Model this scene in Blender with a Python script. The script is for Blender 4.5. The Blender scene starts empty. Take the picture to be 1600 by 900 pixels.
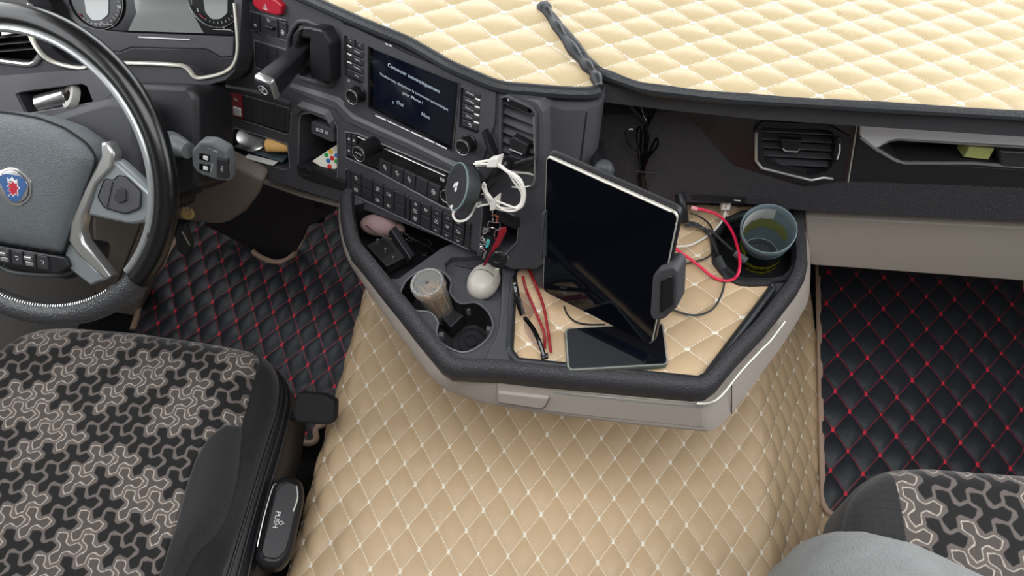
import bpy, bmesh, math, random
import numpy as np
from mathutils import Vector, Matrix
from mathutils.geometry import tessellate_polygon
random.seed(7)
PI = math.pi
sc = bpy.context.scene
COL = sc.collection

# ------------------------------------------------------------------ camera
F = 1100.0; PITCH = 57.5; YAW = 6.0; ROLL = 1.0; CZ = 1.36
rad = math.radians
_cp, _sp, _cy, _sy = math.cos(rad(PITCH)), math.sin(rad(PITCH)), math.cos(rad(YAW)), math.sin(rad(YAW))
FWD = np.array([-_sy*_cp, _cy*_cp, -_sp]); _r0 = np.array([_cy, _sy, 0.0]); _u0 = np.cross(_r0, FWD)
RT = math.cos(rad(ROLL))*_r0 + math.sin(rad(ROLL))*_u0
UP = -math.sin(rad(ROLL))*_r0 + math.cos(rad(ROLL))*_u0
CAM = np.array([0, 0, CZ])
cd = bpy.data.cameras.new('camera'); cam = bpy.data.objects.new('camera', cd); COL.objects.link(cam)
cd.sensor_width = 36; cd.lens = F*36/1600; cd.clip_start = .02; cd.clip_end = 200
cam.matrix_world = Matrix(((RT[0], UP[0], -FWD[0], 0), (RT[1], UP[1], -FWD[1], 0), (RT[2], UP[2], -FWD[2], CZ), (0, 0, 0, 1)))
sc.camera = cam

# ------------------------------------------------------------------ sky, light, exposure
w = bpy.data.worlds.new('world'); sc.world = w; w.use_nodes = True
nt = w.node_tree; nt.nodes.clear()
tc = nt.nodes.new('ShaderNodeTexCoord'); sx = nt.nodes.new('ShaderNodeSeparateXYZ')
cr = nt.nodes.new('ShaderNodeValToRGB'); bg = nt.nodes.new('ShaderNodeBackground'); wo = nt.nodes.new('ShaderNodeOutputWorld')
nt.links.new(tc.outputs['Generated'], sx.inputs[0]); nt.links.new(sx.outputs['Z'], cr.inputs[0])
nt.links.new(cr.outputs[0], bg.inputs[0]); nt.links.new(bg.outputs[0], wo.inputs[0])
e = cr.color_ramp.elements
e[0].position = 0.0; e[0].color = (.16, .16, .15, 1)
e[1].position = .04; e[1].color = (.86, .90, .93, 1)
e2 = cr.color_ramp.elements.new(.6); e2.color = (.99, 1.0, 1.02, 1)
bg.inputs[1].default_value = 5.3
sc.view_settings.view_transform = 'Standard'
try: sc.view_settings.look = 'None'
except Exception: pass
sc.view_settings.gamma = 1; sc.view_settings.use_curve_mapping = False
sc.view_settings.exposure = 0.0
def portal(loc, rot, sx_, sy_):
    l = bpy.data.lights.new('opening_portal', 'AREA'); l.shape = 'RECTANGLE'; l.size = sx_; l.size_y = sy_
    l.cycles.is_portal = True
    o = bpy.data.objects.new('opening_portal', l); o.location = loc; o.rotation_euler = rot; COL.objects.link(o)
portal((0, 1.66, .99), (rad(-90), 0, 0), 2.4, .52)
portal((-1.27, .75, 1.25), (0, rad(-90), 0), .9, 1.2)
portal((1.27, .75, 1.25), (0, rad(90), 0), .9, 1.2)
portal((0, .05, 2.06), (0, 0, 0), 1.5, 1.1)  # sits in the unseen roof opening, added for light from above

# ------------------------------------------------------------------ pixel -> world
def ray(x, y): return FWD + RT*(x-800)/F - UP*(y-450)/F
def W(x, y, z):
    d = ray(x, y); return Vector(CAM + d*((z-CZ)/d[2]))
class Plane:
    def __init__(s, A, yaw, tilt):
        s.A = np.array(A, float); s.X = np.array([math.cos(rad(yaw)), math.sin(rad(yaw)), 0.0])
        nh = np.array([s.X[1], -s.X[0], 0.0])
        s.Y = -(nh*math.sin(rad(tilt)) - np.array([0, 0, 1.0])*math.cos(rad(tilt))); s.N = np.cross(s.X, s.Y)
    def L(s, x, y, c=0.0):                 # pixel -> local a,b on the plane raised by c
        d = ray(x, y); q = CAM + d*(np.dot(s.A+s.N*c-CAM, s.N)/np.dot(d, s.N)) - s.A
        return (float(q@s.X), float(q@s.Y))
    def P(s, a, b, c=0.0): return Vector(s.A + s.X*a + s.Y*b + s.N*c)
    def Ls(s, pts, c=0.0): return [s.L(x, y, c) for x, y in pts]
    def shift(s, c):
        q = Plane((0, 0, 0), 0, 0); q.X, q.Y, q.N = s.X, s.Y, s.N; q.A = s.A+s.N*c; return q
def flat(z): return Plane((0, 0, z), 0, 90)   # X=x, Y=y, N=z
FL = flat(0.0)

# ------------------------------------------------------------------ materials
def hexc(h):
    h = h.lstrip('#'); v = [int(h[i:i+2], 16)/255 for i in (0, 2, 4)]
    return tuple(c/12.92 if c <= .04045 else ((c+.055)/1.055)**2.4 for c in v)+(1,)
def mat(name, col, rough=.5, metal=0.0, bump=None, coat=0.0, emit=0.0, trans=0.0, ior=1.45, alpha=1.0, mottle=0.0, sheen=0.0, spec=None, voronoi=False):
    m = bpy.data.materials.new(name); m.use_nodes = True; t = m.node_tree; b = t.nodes['Principled BSDF']
    c = hexc(col) if isinstance(col, str) else col
    b.inputs['Base Color'].default_value = c; b.inputs['Roughness'].default_value = rough; b.inputs['Metallic'].default_value = metal
    b.inputs['Coat Weight'].default_value = coat; b.inputs['Transmission Weight'].default_value = trans; b.inputs['IOR'].default_value = ior
    b.inputs['Alpha'].default_value = alpha; b.inputs['Sheen Weight'].default_value = sheen
    if spec is not None: b.inputs['Specular IOR Level'].default_value = spec
    if emit: b.inputs['Emission Color'].default_value = c; b.inputs['Emission Strength'].default_value = emit
    if bump or mottle:
        g = t.nodes.new('ShaderNodeTexCoord')
    if mottle:
        n = t.nodes.new('ShaderNodeTexNoise'); n.inputs['Scale'].default_value = 22; n.inputs['Detail'].default_value = 5
        t.links.new(g.outputs['Object'], n.inputs[0])
        mx = t.nodes.new('ShaderNodeMix'); mx.data_type = 'RGBA'; mx.inputs[6].default_value = tuple(x*(1-mottle) for x in c[:3])+(1,)
        mx.inputs[7].default_value = tuple(min(1, x*(1+mottle)) for x in c[:3])+(1,)
        t.links.new(n.outputs[0], mx.inputs[0]); t.links.new(mx.outputs[2], b.inputs['Base Color'])
    if bump:
        n = t.nodes.new('ShaderNodeTexVoronoi' if voronoi else 'ShaderNodeTexNoise'); n.inputs['Scale'].default_value = bump[0]
        if not voronoi: n.inputs['Detail'].default_value = 3
        t.links.new(g.outputs['Object'], n.inputs[0])
        bp = t.nodes.new('ShaderNodeBump'); bp.inputs['Strength'].default_value = bump[1]; bp.inputs['Distance'].default_value = .001
        t.links.new(n.outputs[0], bp.inputs['Height']); t.links.new(bp.outputs[0], b.inputs['Normal'])
    return m
def quilt_mat(name, col, thread, rough, stitch_n=11, lw=.045, grain=420):
    m = mat(name, col, rough, mottle=.06); t = m.node_tree; b = t.nodes['Principled BSDF']; N = t.nodes.new; K = t.links.new
    uv = N('ShaderNodeUVMap'); uv.uv_map = 'lattice'; s = N('ShaderNodeSeparateXYZ'); K(uv.outputs[0], s.inputs[0])
    def M(op, a, b_=None, c=None):
        n = N('ShaderNodeMath'); n.operation = op
        for i, v in enumerate((a, b_, c)):
            if v is None: continue
            if isinstance(v, (int, float)): n.inputs[i].default_value = v
            else: K(v, n.inputs[i])
        return n.outputs[0]
    def near(x): return M('ABSOLUTE', M('SUBTRACT', M('FRACT', M('ADD', x, .5)), .5))      # distance to the nearest integer
    du, dv = near(s.outputs[0]), near(s.outputs[1])
    def line(d, o): return M('MULTIPLY', M('LESS_THAN', d, lw*.5), M('GREATER_THAN', M('FRACT', M('MULTIPLY', o, float(stitch_n))), .36))
    st = M('MAXIMUM', line(du, s.outputs[1]), line(dv, s.outputs[0]))
    old = b.inputs['Base Color'].links[0].from_socket
    mx = N('ShaderNodeMix'); mx.data_type = 'RGBA'; K(st, mx.inputs[0]); K(old, mx.inputs[6]); mx.inputs[7].default_value = hexc(thread)
    K(mx.outputs[2], b.inputs['Base Color'])
    g = N('ShaderNodeTexCoord'); v = N('ShaderNodeTexVoronoi'); v.inputs['Scale'].default_value = grain; K(g.outputs['Object'], v.inputs[0])
    n2 = N('ShaderNodeTexNoise'); n2.inputs['Scale'].default_value = 45; n2.inputs['Detail'].default_value = 3; K(g.outputs['Object'], n2.inputs[0])
    h = M('ADD', M('MULTIPLY', v.outputs[0], .35), M('MULTIPLY', n2.outputs[0], .9)); h = M('ADD', h, M('MULTIPLY', st, .5))
    bp = N('ShaderNodeBump'); bp.inputs['Strength'].default_value = .55; bp.inputs['Distance'].default_value = .0012
    K(h, bp.inputs['Height']); K(bp.outputs[0], b.inputs['Normal'])
    return m
M = dict(
 dash=mat('soft_grey_plastic', '#434347', .55, bump=(900, .25)),
 dashl=mat('pale_and_lit_plastic', '#626266', .42, bump=(900, .2)),  # paler dash plastic, also paints edge highlights and the lit ledge
 black=mat('black_plastic', '#1b1b1e', .42, bump=(900, .15)),
 grain=mat('grained_black_plastic', '#323134', .5, bump=(420, .8), voronoi=True),
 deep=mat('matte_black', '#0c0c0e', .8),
 gloss=mat('gloss_black', '#08080a', .08, coat=.5),
 knob=mat('knob_black', '#141416', .35),
 button=mat('button_grey', '#2e2e31', .45, bump=(900, .15)),
 icon=mat('icon_white', '#d8d8d8', .5),
 led=mat('indicator_white', '#dcdcd8', .4, emit=.15),
 silver=mat('satin_silver', '#b9bab8', .28, metal=.85),
 chrome=mat('chrome', '#dadada', .12, metal=1),
 alu=mat('brushed_panel', '#d2d1d3', .4, metal=.0, bump=(300, .15)),
 frame=mat('pale_gold_trim', '#cfccc0', .3, metal=.5),
 beige=mat('beige_plastic', '#a59c93', .6, bump=(800, .35)),
 beigedark=mat('taupe_plastic', '#7d736c', .6, bump=(800, .35)),
 rim=mat('rim_leather', '#0d0e0f', .24, bump=(700, .2), coat=.15),
 grip=mat('rim_grip', '#3a3b3d', .30, bump=(330, 1.0), voronoi=True, coat=.2),
 pad=mat('airbag_grain', '#575c5f', .42, bump=(620, .6), voronoi=True),
 bind=mat('black_binding', '#25272a', .45, bump=(260, .7)),
 bindtan=mat('tan_binding', '#b59a86', .55, bump=(300, .5)),
 tan=quilt_mat('tan_quilt', '#c9ae8b', '#f0e8d4', .42, lw=.034),
 cream=quilt_mat('cream_quilt', '#c4b18c', '#f4efe0', .40, lw=.042),
 blk=quilt_mat('black_quilt', '#2a2d33', '#ab2636', .40, lw=.034),
 knotw=mat('white_thread', '#f2ecdc', .6), knotr=mat('red_thread', '#e22c42', .5),
 red=mat('red_plastic', '#a81c30', .35), redd=mat('red_frame', '#8c1524', .3, coat=.3),
 redcable=mat('pink_red_cable', '#e8244f', .4), pink=mat('pink_plastic', '#f0a0a8', .5),
 white=mat('white_cable', '#e6e2da', .4), cream_pl=mat('cream_plastic', '#e9e4d4', .4),
 screen=mat('screen_glass', '#0b0f1c', .12, coat=.4), tabglass=mat('tablet_glass', '#090c13', .05, spec=.5),
 screentext=mat('screen_text', '#aab6c0', .5, emit=.45),
 cluster=mat('cluster_black', '#101114', .25), clusterscreen=mat('cluster_display', '#7d7f7e', .15, coat=.5),
 gauge=mat('gauge_screen', '#9a9e9d', .12, coat=.6),
 rubber=mat('rubber', '#17181a', .75, bump=(500, .4)),
 fabric=mat('bolster_fabric', '#2c2c2e', .95, bump=(650, 1.2), voronoi=True, sheen=.3),
 fabside=mat('side_fabric', '#1c1c1d', .9, bump=(600, .8), sheen=.2),
 grey=mat('pale_grey_denim', '#878a89', .95, bump=(300, 2.2), mottle=.30, sheen=.2),
 cloth=mat('grey_pouch', '#8d7472', .7),
 mouse=mat('mouse_silver', '#b9b4ab', .35),
 clear=mat('clear_plastic', '#f4f4f0', .06, trans=.92, ior=1.25),
 cloudy=mat('cloudy_plastic', '#e8eae6', .22, trans=.8, ior=1.2),
 stalkg=mat('stalk_grey', '#5c6061', .4), spokeg=mat('spoke_grey', '#858b8d', .35, metal=.35), inlay=mat('rim_inlay_grey', '#a3a6a6', .3, metal=.6), cyell=mat('cup_inner_yellow', '#85884a', .5),
 husk=mat('toothpick_wood', '#c79a5e', .7), cork=mat('tan_cork', '#d3a765', .6, mottle=.1),
 tincup=mat('dark_printed_tin', '#1a2224', .35), tinin=mat('grey_blue_inside', '#74848a', .35), yellow=mat('yellow_print', '#cfd03a', .5),
 paper=mat('paper', '#c9c9c4', .7), paperblue=mat('blue_paper', '#4a5a60', .6), brown=mat('brown_wallet', '#4a3a30', .6),
 gold=mat('gold_medal', '#b79a66', .3, metal=.8), keyblack=mat('key_black', '#1a1a1b', .45),
 teal=mat('teal_enamel', '#4aa6a8', .3), orange=mat('ember_light', '#ff5a20', .5, emit=6.0),
 blue=mat('emblem_blue', '#2f5687', .3), lens=mat('clear_lens', '#dcd2d0', .05, trans=.92, ior=1.05),
 copper=mat('copper', '#b06a50', .35, metal=.7), footwell=mat('footwell_lining', '#39363c', .8), shell=mat('cab_lining', '#8f8c88', .8), carpet=mat('cab_carpet', '#101114', .95, bump=(400, .6)),
 charger=mat('charger_grey', '#3b3f41', .5), chargerring=mat('charger_ring', '#6f8284', .3), phonecase=mat('phone_case', '#5a6158', .35),
 label=mat('yellow_green_sticker', '#a2a765', .5), dkred=mat('dark_red_gloss', '#281515', .25, coat=.3),
)
for _c, _n in (('#d0342c', 'red'), ('#2f9e44', 'green'), ('#2b6cb0', 'blue'), ('#e0b020', 'yellow')):
    M['dot_'+_n] = mat('dot_'+_n, _c, .5)

# ------------------------------------------------------------------ mesh building
class MB:
    def __init__(s): s.v = []; s.f = []
    def add(s, vs, fs):
        o = len(s.v); s.v += [tuple(p) for p in vs]; s.f += [tuple(i+o for i in f) for f in fs]; return s
    def loft(s, rings, cap0=True, cap1=True, closed=True):
        n = len(rings[0]); vs = [p for r in rings for p in r]; fs = []
        for k in range(len(rings)-1):
            for i in range(n if closed else n-1):
                j = (i+1) % n; fs.append((k*n+i, k*n+j, (k+1)*n+j, (k+1)*n+i))
        if cap0: fs.append(tuple(reversed(range(n))))
        if cap1: fs.append(tuple((len(rings)-1)*n+i for i in range(n)))
        return s.add(vs, fs)
    def box(s, pl, a0, a1, b0, b1, c0, c1, bev=0.0):
        return s.prism(pl, [(a0, b0), (a1, b0), (a1, b1), (a0, b1)], c0, c1, bev)
    def prism(s, pl, poly, c0, c1, bev=0.0):
        poly = ccw(poly)
        if bev <= 0: rings = [[pl.P(a, b, c0) for a, b in poly], [pl.P(a, b, c1) for a, b in poly]]
        else:
            i1 = inset(poly, bev*.35); i2 = inset(poly, bev)
            rings = [[pl.P(a, b, c0) for a, b in poly], [pl.P(a, b, c1-bev) for a, b in poly],
                     [pl.P(a, b, c1-bev*.3) for a, b in i1], [pl.P(a, b, c1) for a, b in i2]]
            s.loft(rings, cap1=False); return s.add(rings[-1], [tuple(range(len(poly)))])   # the cap keeps its own flat normals
        return s.loft(rings)
    def plate(s, pl, outer, holes, c0, c1):
        loops = [ccw(outer)]+[list(reversed(ccw(h))) for h in holes]
        vec = [[Vector((a, b, 0)) for a, b in l] for l in loops]; flatp = [p for l in loops for p in l]; n = len(flatp)
        tris = tessellate_polygon(vec)
        vs = [pl.P(a, b, c1) for a, b in flatp]+[pl.P(a, b, c0) for a, b in flatp]; fs = []
        for t in tris:
            p, q, r = [flatp[i] for i in t]
            if (q[0]-p[0])*(r[1]-p[1])-(q[1]-p[1])*(r[0]-p[0]) < 0: t = (t[0], t[2], t[1])
            fs.append(tuple(t)); fs.append((t[0]+n, t[2]+n, t[1]+n))
        o = 0
        for l in loops:
            m = len(l)
            for i in range(m):
                j = (i+1) % m; fs.append((o+i, o+i+n, o+j+n, o+j))
            o += m
        return s.add(vs, fs)
    def tube(s, pts, r, n=8, closed=False, sm=0, rr=None):
        pts = [Vector(p) for p in pts]
        if sm: pts = smooth(pts, sm, closed)
        m = len(pts); rings = []; t0 = None; nrm = None
        for i, p in enumerate(pts):
            a = pts[(i-1) % m] if (closed or i > 0) else p; b = pts[(i+1) % m] if (closed or i < m-1) else p
            t = (b-a)
            if t.length < 1e-9: t = Vector((0, 0, 1))
            t.normalize()
            if nrm is None:
                nrm = t.orthogonal().normalized()
            else:
                nrm = (nrm - t*nrm.dot(t))
                if nrm.length < 1e-6: nrm = t.orthogonal()
                nrm.normalize()
            bn = t.cross(nrm); R = r if not callable(r) else r(i/(m-1))
            rings.append([p+nrm*(R*math.cos(2*PI*k/n))+bn*(R*(rr or 1)*math.sin(2*PI*k/n)) for k in range(n)])
        if closed: rings.append(rings[0]); return s.loft(rings, False, False)
        return s.loft(rings)
    def lathe(s, base, axis, prof, n=28, up=None, cap=True):
        axis = Vector(axis).normalized(); x = (Vector(up).cross(axis) if up else axis.orthogonal()).normalized(); y = axis.cross(x); base = Vector(base)
        rings = [[base+axis*h+x*(r*math.cos(2*PI*k/n))+y*(r*math.sin(2*PI*k/n)) for k in range(n)] for r, h in prof]
        return s.loft(rings, cap, cap)
    def ball(s, c, r, sc_=(1, 1, 1), n=12):
        c = Vector(c); rings = []
        for i in range(1, n):
            th = PI*i/n-PI/2
            rings.append([c+Vector((r*sc_[0]*math.cos(th)*math.cos(2*PI*k/(2*n)), r*sc_[1]*math.cos(th)*math.sin(2*PI*k/(2*n)), r*sc_[2]*math.sin(th))) for k in range(2*n)])
        return s.loft(rings)
def ccw(p):
    p = list(p); a = sum(p[i-1][0]*p[i][1]-p[i][0]*p[i-1][1] for i in range(len(p)))
    return p if a > 0 else p[::-1]
def inset(poly, d):
    n = len(poly); out = []
    for i in range(n):
        p0, p1, p2 = poly[i-1], poly[i], poly[(i+1) % n]
        e1 = (p1[0]-p0[0], p1[1]-p0[1]); e2 = (p2[0]-p1[0], p2[1]-p1[1])
        l1 = math.hypot(*e1) or 1e-9; l2 = math.hypot(*e2) or 1e-9
        n1 = (-e1[1]/l1, e1[0]/l1); n2 = (-e2[1]/l2, e2[0]/l2)
        bx, by = n1[0]+n2[0], n1[1]+n2[1]; k = bx*n1[0]+by*n1[1]
        k = max(k, .35)
        out.append((p1[0]+bx*d/k, p1[1]+by*d/k))
    for _ in range(3):                         # fold-overs at tight corners collapse to a point
        for i in range(n):
            j = (i+1) % n; ex, ey = poly[j][0]-poly[i][0], poly[j][1]-poly[i][1]; fx, fy = out[j][0]-out[i][0], out[j][1]-out[i][1]
            if ex*fx+ey*fy < 0: m = ((out[i][0]+out[j][0])/2, (out[i][1]+out[j][1])/2); out[i] = out[j] = m
    return out
def rnd(poly, r, n=4):
    out = []; m = len(poly)
    for i in range(m):
        p0, p1, p2 = Vector(poly[i-1]), Vector(poly[i]), Vector(poly[(i+1) % m])
        rr = r[i] if isinstance(r, (list, tuple)) else r
        d = min(rr, (p0-p1).length*.45, (p2-p1).length*.45)
        a = p1+(p0-p1).normalized()*d; b = p1+(p2-p1).normalized()*d
        for k in range(n+1):
            t = k/n; q = a*(1-t)**2+p1*2*t*(1-t)+b*t*t; out.append((q.x, q.y))
    return out
def smooth(pts, n, closed=False):
    out = []; m = len(pts)
    for i in range(m if closed else m-1):
        if closed: p0, p1, p2, p3 = pts[i-1], pts[i], pts[(i+1) % m], pts[(i+2) % m]
        else: p0, p1, p2, p3 = pts[max(i-1, 0)], pts[i], pts[i+1], pts[min(i+2, m-1)]
        for k in range(n):
            t = k/n; out.append(.5*((2*p1)+(p2-p0)*t+(2*p0-5*p1+4*p2-p3)*t*t+(3*p1-p0-3*p2+p3)*t**3))
    if not closed: out.append(pts[-1])
    return out
def sm2(pts, n, closed=True):
    return [(v.x, v.y) for v in smooth([Vector((a, b, 0)) for a, b in pts], n, closed)]
def link(o, parent):
    COL.objects.link(o)
    if parent is not None:
        o.parent = parent; o.matrix_parent_inverse = Matrix.Translation(-base_of(parent))
_base = {}
def base_of(p): return _base.get(p.name, Vector((0, 0, 0)))
def obj(name, mb, m, parent=None, sm=30, label=None, kind=None):
    me = bpy.data.meshes.new(name); me.from_pydata(mb.v, [], mb.f); me.validate(); me.update()
    me.materials.append(M[m] if isinstance(m, str) else m)
    if sm:
        me.polygons.foreach_set('use_smooth', [True]*len(me.polygons))
        try: me.set_sharp_from_angle(angle=rad(sm))
        except Exception: pass
    o = bpy.data.objects.new(name, me); link(o, parent)
    if label: o['label'] = label
    if kind: o['kind'] = kind
    return o
def thing(name, label, cat, loc=(0, 0, 0), group=None):
    o = bpy.data.objects.new(name, None); COL.objects.link(o); o.location = loc; o.empty_display_size = .02
    _base[o.name] = Vector(loc); o['label'] = label; o['category'] = cat
    if group: o['group'] = group
    return o
def tag(o, label, cat, group=None, kind=None):
    o['label'] = label; o['category'] = cat
    if group: o['group'] = group
    if kind: o['kind'] = kind
    return o
def struct(name, mb, m, parent=None):
    o = obj(name, mb, m, parent); o['kind'] = 'structure'; return o
def text(s, pl, x, y, h, m, parent, c=.0004, ang=0.0, name='lettering', L=None, thick=.0003, sx=1.0):
    cu = bpy.data.curves.new('t', 'FONT'); cu.body = s; cu.size = h; cu.align_x = 'CENTER'; cu.align_y = 'CENTER'; cu.resolution_u = 2
    t = bpy.data.objects.new('t', cu); me0 = t.to_mesh()
    vs = [v.co.copy() for v in me0.vertices]; fs = [tuple(p.vertices) for p in me0.polygons]; t.to_mesh_clear(); bpy.data.objects.remove(t); bpy.data.curves.remove(cu)
    a, b = L if L else pl.L(x, y, c); ca, sa = math.cos(ang), math.sin(ang)
    mb = MB(); mb.add([pl.P(a+v.x*sx*ca-v.y*sa, b+v.x*sx*sa+v.y*ca, c) for v in vs], fs)
    return obj(name, mb, m, parent, sm=0)
def cell(Q, u0, u1, v0, v1):     # sub-quad of a quad of pixels (TL, TR, BR, BL)
    def at(u, v):
        return tuple((Q[0][k]*(1-u)+Q[1][k]*u)*(1-v)+(Q[3][k]*(1-u)+Q[2][k]*u)*v for k in (0, 1))
    return [at(u0, v0), at(u1, v0), at(u1, v1), at(u0, v1)]
def mid(q): return (sum(p[0] for p in q)/len(q), sum(p[1] for p in q)/len(q))

# ------------------------------------------------------------------ quilted leather
def pip(px, py, poly):
    ins = np.zeros(px.shape, bool); n = len(poly)
    for i in range(n):
        x1, y1 = poly[i-1]; x2, y2 = poly[i]
        if y1 == y2: continue
        c = ((y1 > py) != (y2 > py)) & (px < (x2-x1)*(py-y1)/(y2-y1)+x1); ins ^= c
    return ins
def quilt(parent, poly, O, A, B, m, knot, res=.005, amp=.004, surf=None, name='quilted_panel', holes=(), knot_len=.0095, thick=.004, holdout=None):
    """poly in sheet coordinates; O a lattice node, A the short diagonal, B the long diagonal; surf maps a sheet point + height to the world"""
    O, A, B = np.array(O), np.array(A), np.array(B)
    xs = [p[0] for p in poly]; ys = [p[1] for p in poly]
    gx = np.arange(min(xs)-res, max(xs)+2*res, res); gy = np.arange(min(ys)-res, max(ys)+2*res, res)
    X, Y = np.meshgrid(gx, gy, indexing='ij'); cx = (X[:-1, :-1]+X[1:, 1:])/2; cyy = (Y[:-1, :-1]+Y[1:, 1:])/2
    keep = pip(cx, cyy, poly)
    for h in holes: keep &= ~pip(cx, cyy, h)
    nx, ny = X.shape; idx = np.arange(nx*ny).reshape(nx, ny)
    q = np.stack([idx[:-1, :-1], idx[1:, :-1], idx[1:, 1:], idx[:-1, 1:]], -1)[keep]
    used = np.zeros(nx*ny, bool); used[q.ravel()] = True
    cnt = np.bincount(q.ravel(), minlength=nx*ny); px, py = X.ravel().copy(), Y.ravel().copy()
    bd = np.where(used & (cnt < 4))[0]                     # pull the rim onto the outline
    best = np.full(len(bd), 1e9); bx, by = px[bd].copy(), py[bd].copy()
    for pg in [poly]+list(holes):
        for i in range(len(pg)):
            a = np.array(pg[i-1]); d = np.array(pg[i])-a; l2 = d@d
            if l2 == 0: continue
            t = np.clip(((px[bd]-a[0])*d[0]+(py[bd]-a[1])*d[1])/l2, 0, 1)
            qx, qy = a[0]+t*d[0], a[1]+t*d[1]; ds = (qx-px[bd])**2+(qy-py[bd])**2; k = ds < best
            best[k] = ds[k]; bx[k] = qx[k]; by[k] = qy[k]
    px[bd], py[bd] = bx, by
    inv = np.linalg.inv(np.array([A, B]).T)
    s, t = inv@np.stack([px-O[0], py-O[1]]); u, v = s+t, s-t
    h = amp*(np.abs(np.sin(PI*u))*np.abs(np.sin(PI*v)))**.38
    h += amp*.10*np.sin(px*61+py*23)*np.sin(py*47-px*17)
    remap = -np.ones(nx*ny, int); ui = np.where(used)[0]; remap[ui] = np.arange(len(ui))
    P = surf(px[ui], py[ui], h[ui]); q = remap[q]
    me = bpy.data.meshes.new(name); me.from_pydata(P.tolist(), [], q.tolist()); me.update()
    uvl = me.uv_layers.new(name='lattice'); li = q.ravel(); uu = np.stack([u[ui], v[ui]], -1)[li]
    uvl.data.foreach_set('uv', uu.ravel()); me.polygons.foreach_set('use_smooth', [True]*len(me.polygons)); me.materials.append(M[m])
    o = bpy.data.objects.new(name, me); link(o, parent)
    # bar tacks on the nodes, one cheap joined mesh
    mb = MB(); L = B/np.linalg.norm(B); S = np.array([L[1], -L[0]])
    R_ = int(3/np.linalg.norm(A)); pts = []
    for i in range(-2*R_, 2*R_+1):
        for j in range(-2*R_, 2*R_+1):
            if (i+j) % 2: continue
            p = O+A*i/2+B*j/2
            if min(xs) < p[0] < max(xs) and min(ys) < p[1] < max(ys): pts.append(p)
    if pts:
        pts = np.array(pts); k = pip(pts[:, 0], pts[:, 1], poly)
        for hh in holes: k &= ~pip(pts[:, 0], pts[:, 1], hh)
        for p in pts[k]:
            n = 6; hl, hw = knot_len/2, knot_len*.27; vs = []
            ring = [(-hl, -hw), (hl, -hw), (hl, hw), (-hl, hw)]
            for sc_, z in ((1.12, -.001), (1.0, .0016), (.6, .0022)):
                for a, b in ring:
                    w_ = p+L*a*sc_+S*b*sc_; vs.append((w_[0], w_[1], z))
            vs = np.array(vs); Wp = surf(vs[:, 0], vs[:, 1], vs[:, 2])
            fs = [(k2*4+i, k2*4+(i+1) % 4, (k2+1)*4+(i+1) % 4, (k2+1)*4+i) for k2 in (0, 1) for i in range(4)]+[(8, 9, 10, 11)]
            mb.add(Wp.tolist(), fs)
        obj('bar_tacks', mb, knot, parent, kind='stuff')
    return o
def flat_surf(z): return lambda x, y, h: np.stack([x, y, h+z], -1)

# ================================================================== the cab shell (mostly outside the frame)
def wbox(x0, x1, y0, y1, z0, z1): return MB().box(FL, x0, x1, y0, y1, z0, z1)
struct('floor', wbox(-1.25, 1.25, -.95, 1.62, -.32, -.285), 'carpet')
TUNP = [(-.46, -.285), (-.437, -.08), (-.43, -.03), (-.405, -.012), (-.37, -.006), (.43, -.006), (.475, -.03), (.590, -.158), (.60, -.285)]
struct('trim_1', MB().loft([[Vector((x, y, z)) for x, z in TUNP] for y in (-.9, 1.55)]), 'carpet')
struct('trim_2', wbox(.602, 1.22, -.9, 1.55, -.285, -.168), 'carpet')
for sgn, nm in ((-1, 'wall_left'), (1, 'wall_right')):
    m_ = MB(); a, b = sorted((sgn*1.24, sgn*1.29))
    m_.box(FL, a, b, -.95, 1.66, -.32, .80); m_.box(FL, a, b, -.95, .15, .80, 2.05); m_.box(FL, a, b, 1.35, 1.66, .80, 2.05); m_.box(FL, a, b, .15, 1.35, 1.70, 2.05)
    struct(nm, m_, 'shell')
m_ = MB(); m_.box(FL, -1.25, 1.25, 1.60, 1.66, -.32, .74); m_.box(FL, -1.25, 1.25, 1.60, 1.66, 1.24, 2.05); struct('wall_front', m_, 'shell')  # unseen header above the windscreen, lowered to dim the dash top
struct('wall_back', wbox(-1.25, 1.25, -1.0, -.95, -.32, 2.05), 'shell')
m_ = MB(); m_.box(FL, -1.29, 1.29, -1.0, -.5, 2.05, 2.09); m_.box(FL, -1.29, 1.29, .6, 1.66, 2.05, 2.09); m_.box(FL, -1.29, -.75, -.5, .6, 2.05, 2.09); m_.box(FL, .75, 1.29, -.5, .6, 2.05, 2.09)  # roof gap out of view, widened to brighten the floor
struct('ceiling', m_, 'shell')

# ================================================================== floor mats
def w2(x, y, z): p = W(x, y, z); return np.array([p.x, p.y])
# tan cover over the engine tunnel, follows its profile
prof = np.array([(-.452, -.20), (-.434, -.06), (-.428, -.03), (-.415, -.012), (-.395, -.002), (-.37, 0), (.43, 0), (.452, -.004), (.475, -.02), (.500, -.045), (.600, -.138), (.612, -.150), (.625, -.158), (.66, -.160)])
seg = np.hypot(*np.diff(prof, axis=0).T); S_ = np.concatenate([[0], np.cumsum(seg)]); S_ = S_-S_[5]+prof[5, 0]
def tunnel_surf(x, y, h):
    e_ = .004; X = np.interp(x, S_, prof[:, 0]); Z = np.interp(x, S_, prof[:, 1])
    dx = np.interp(x+e_, S_, prof[:, 0])-np.interp(x-e_, S_, prof[:, 0]); dz = np.interp(x+e_, S_, prof[:, 1])-np.interp(x-e_, S_, prof[:, 1])
    l = np.hypot(dx, dz)+1e-9; return np.stack([X-dz/l*h, y, Z+dx/l*h+.002], -1)
T_ = thing('tunnel_mat', 'large tan diamond-quilted leather mat over the engine hump between the seats', 'floor mat', (0, .5, 0))
zp = lambda x, y, z=0: w2(x, y, z)
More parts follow.
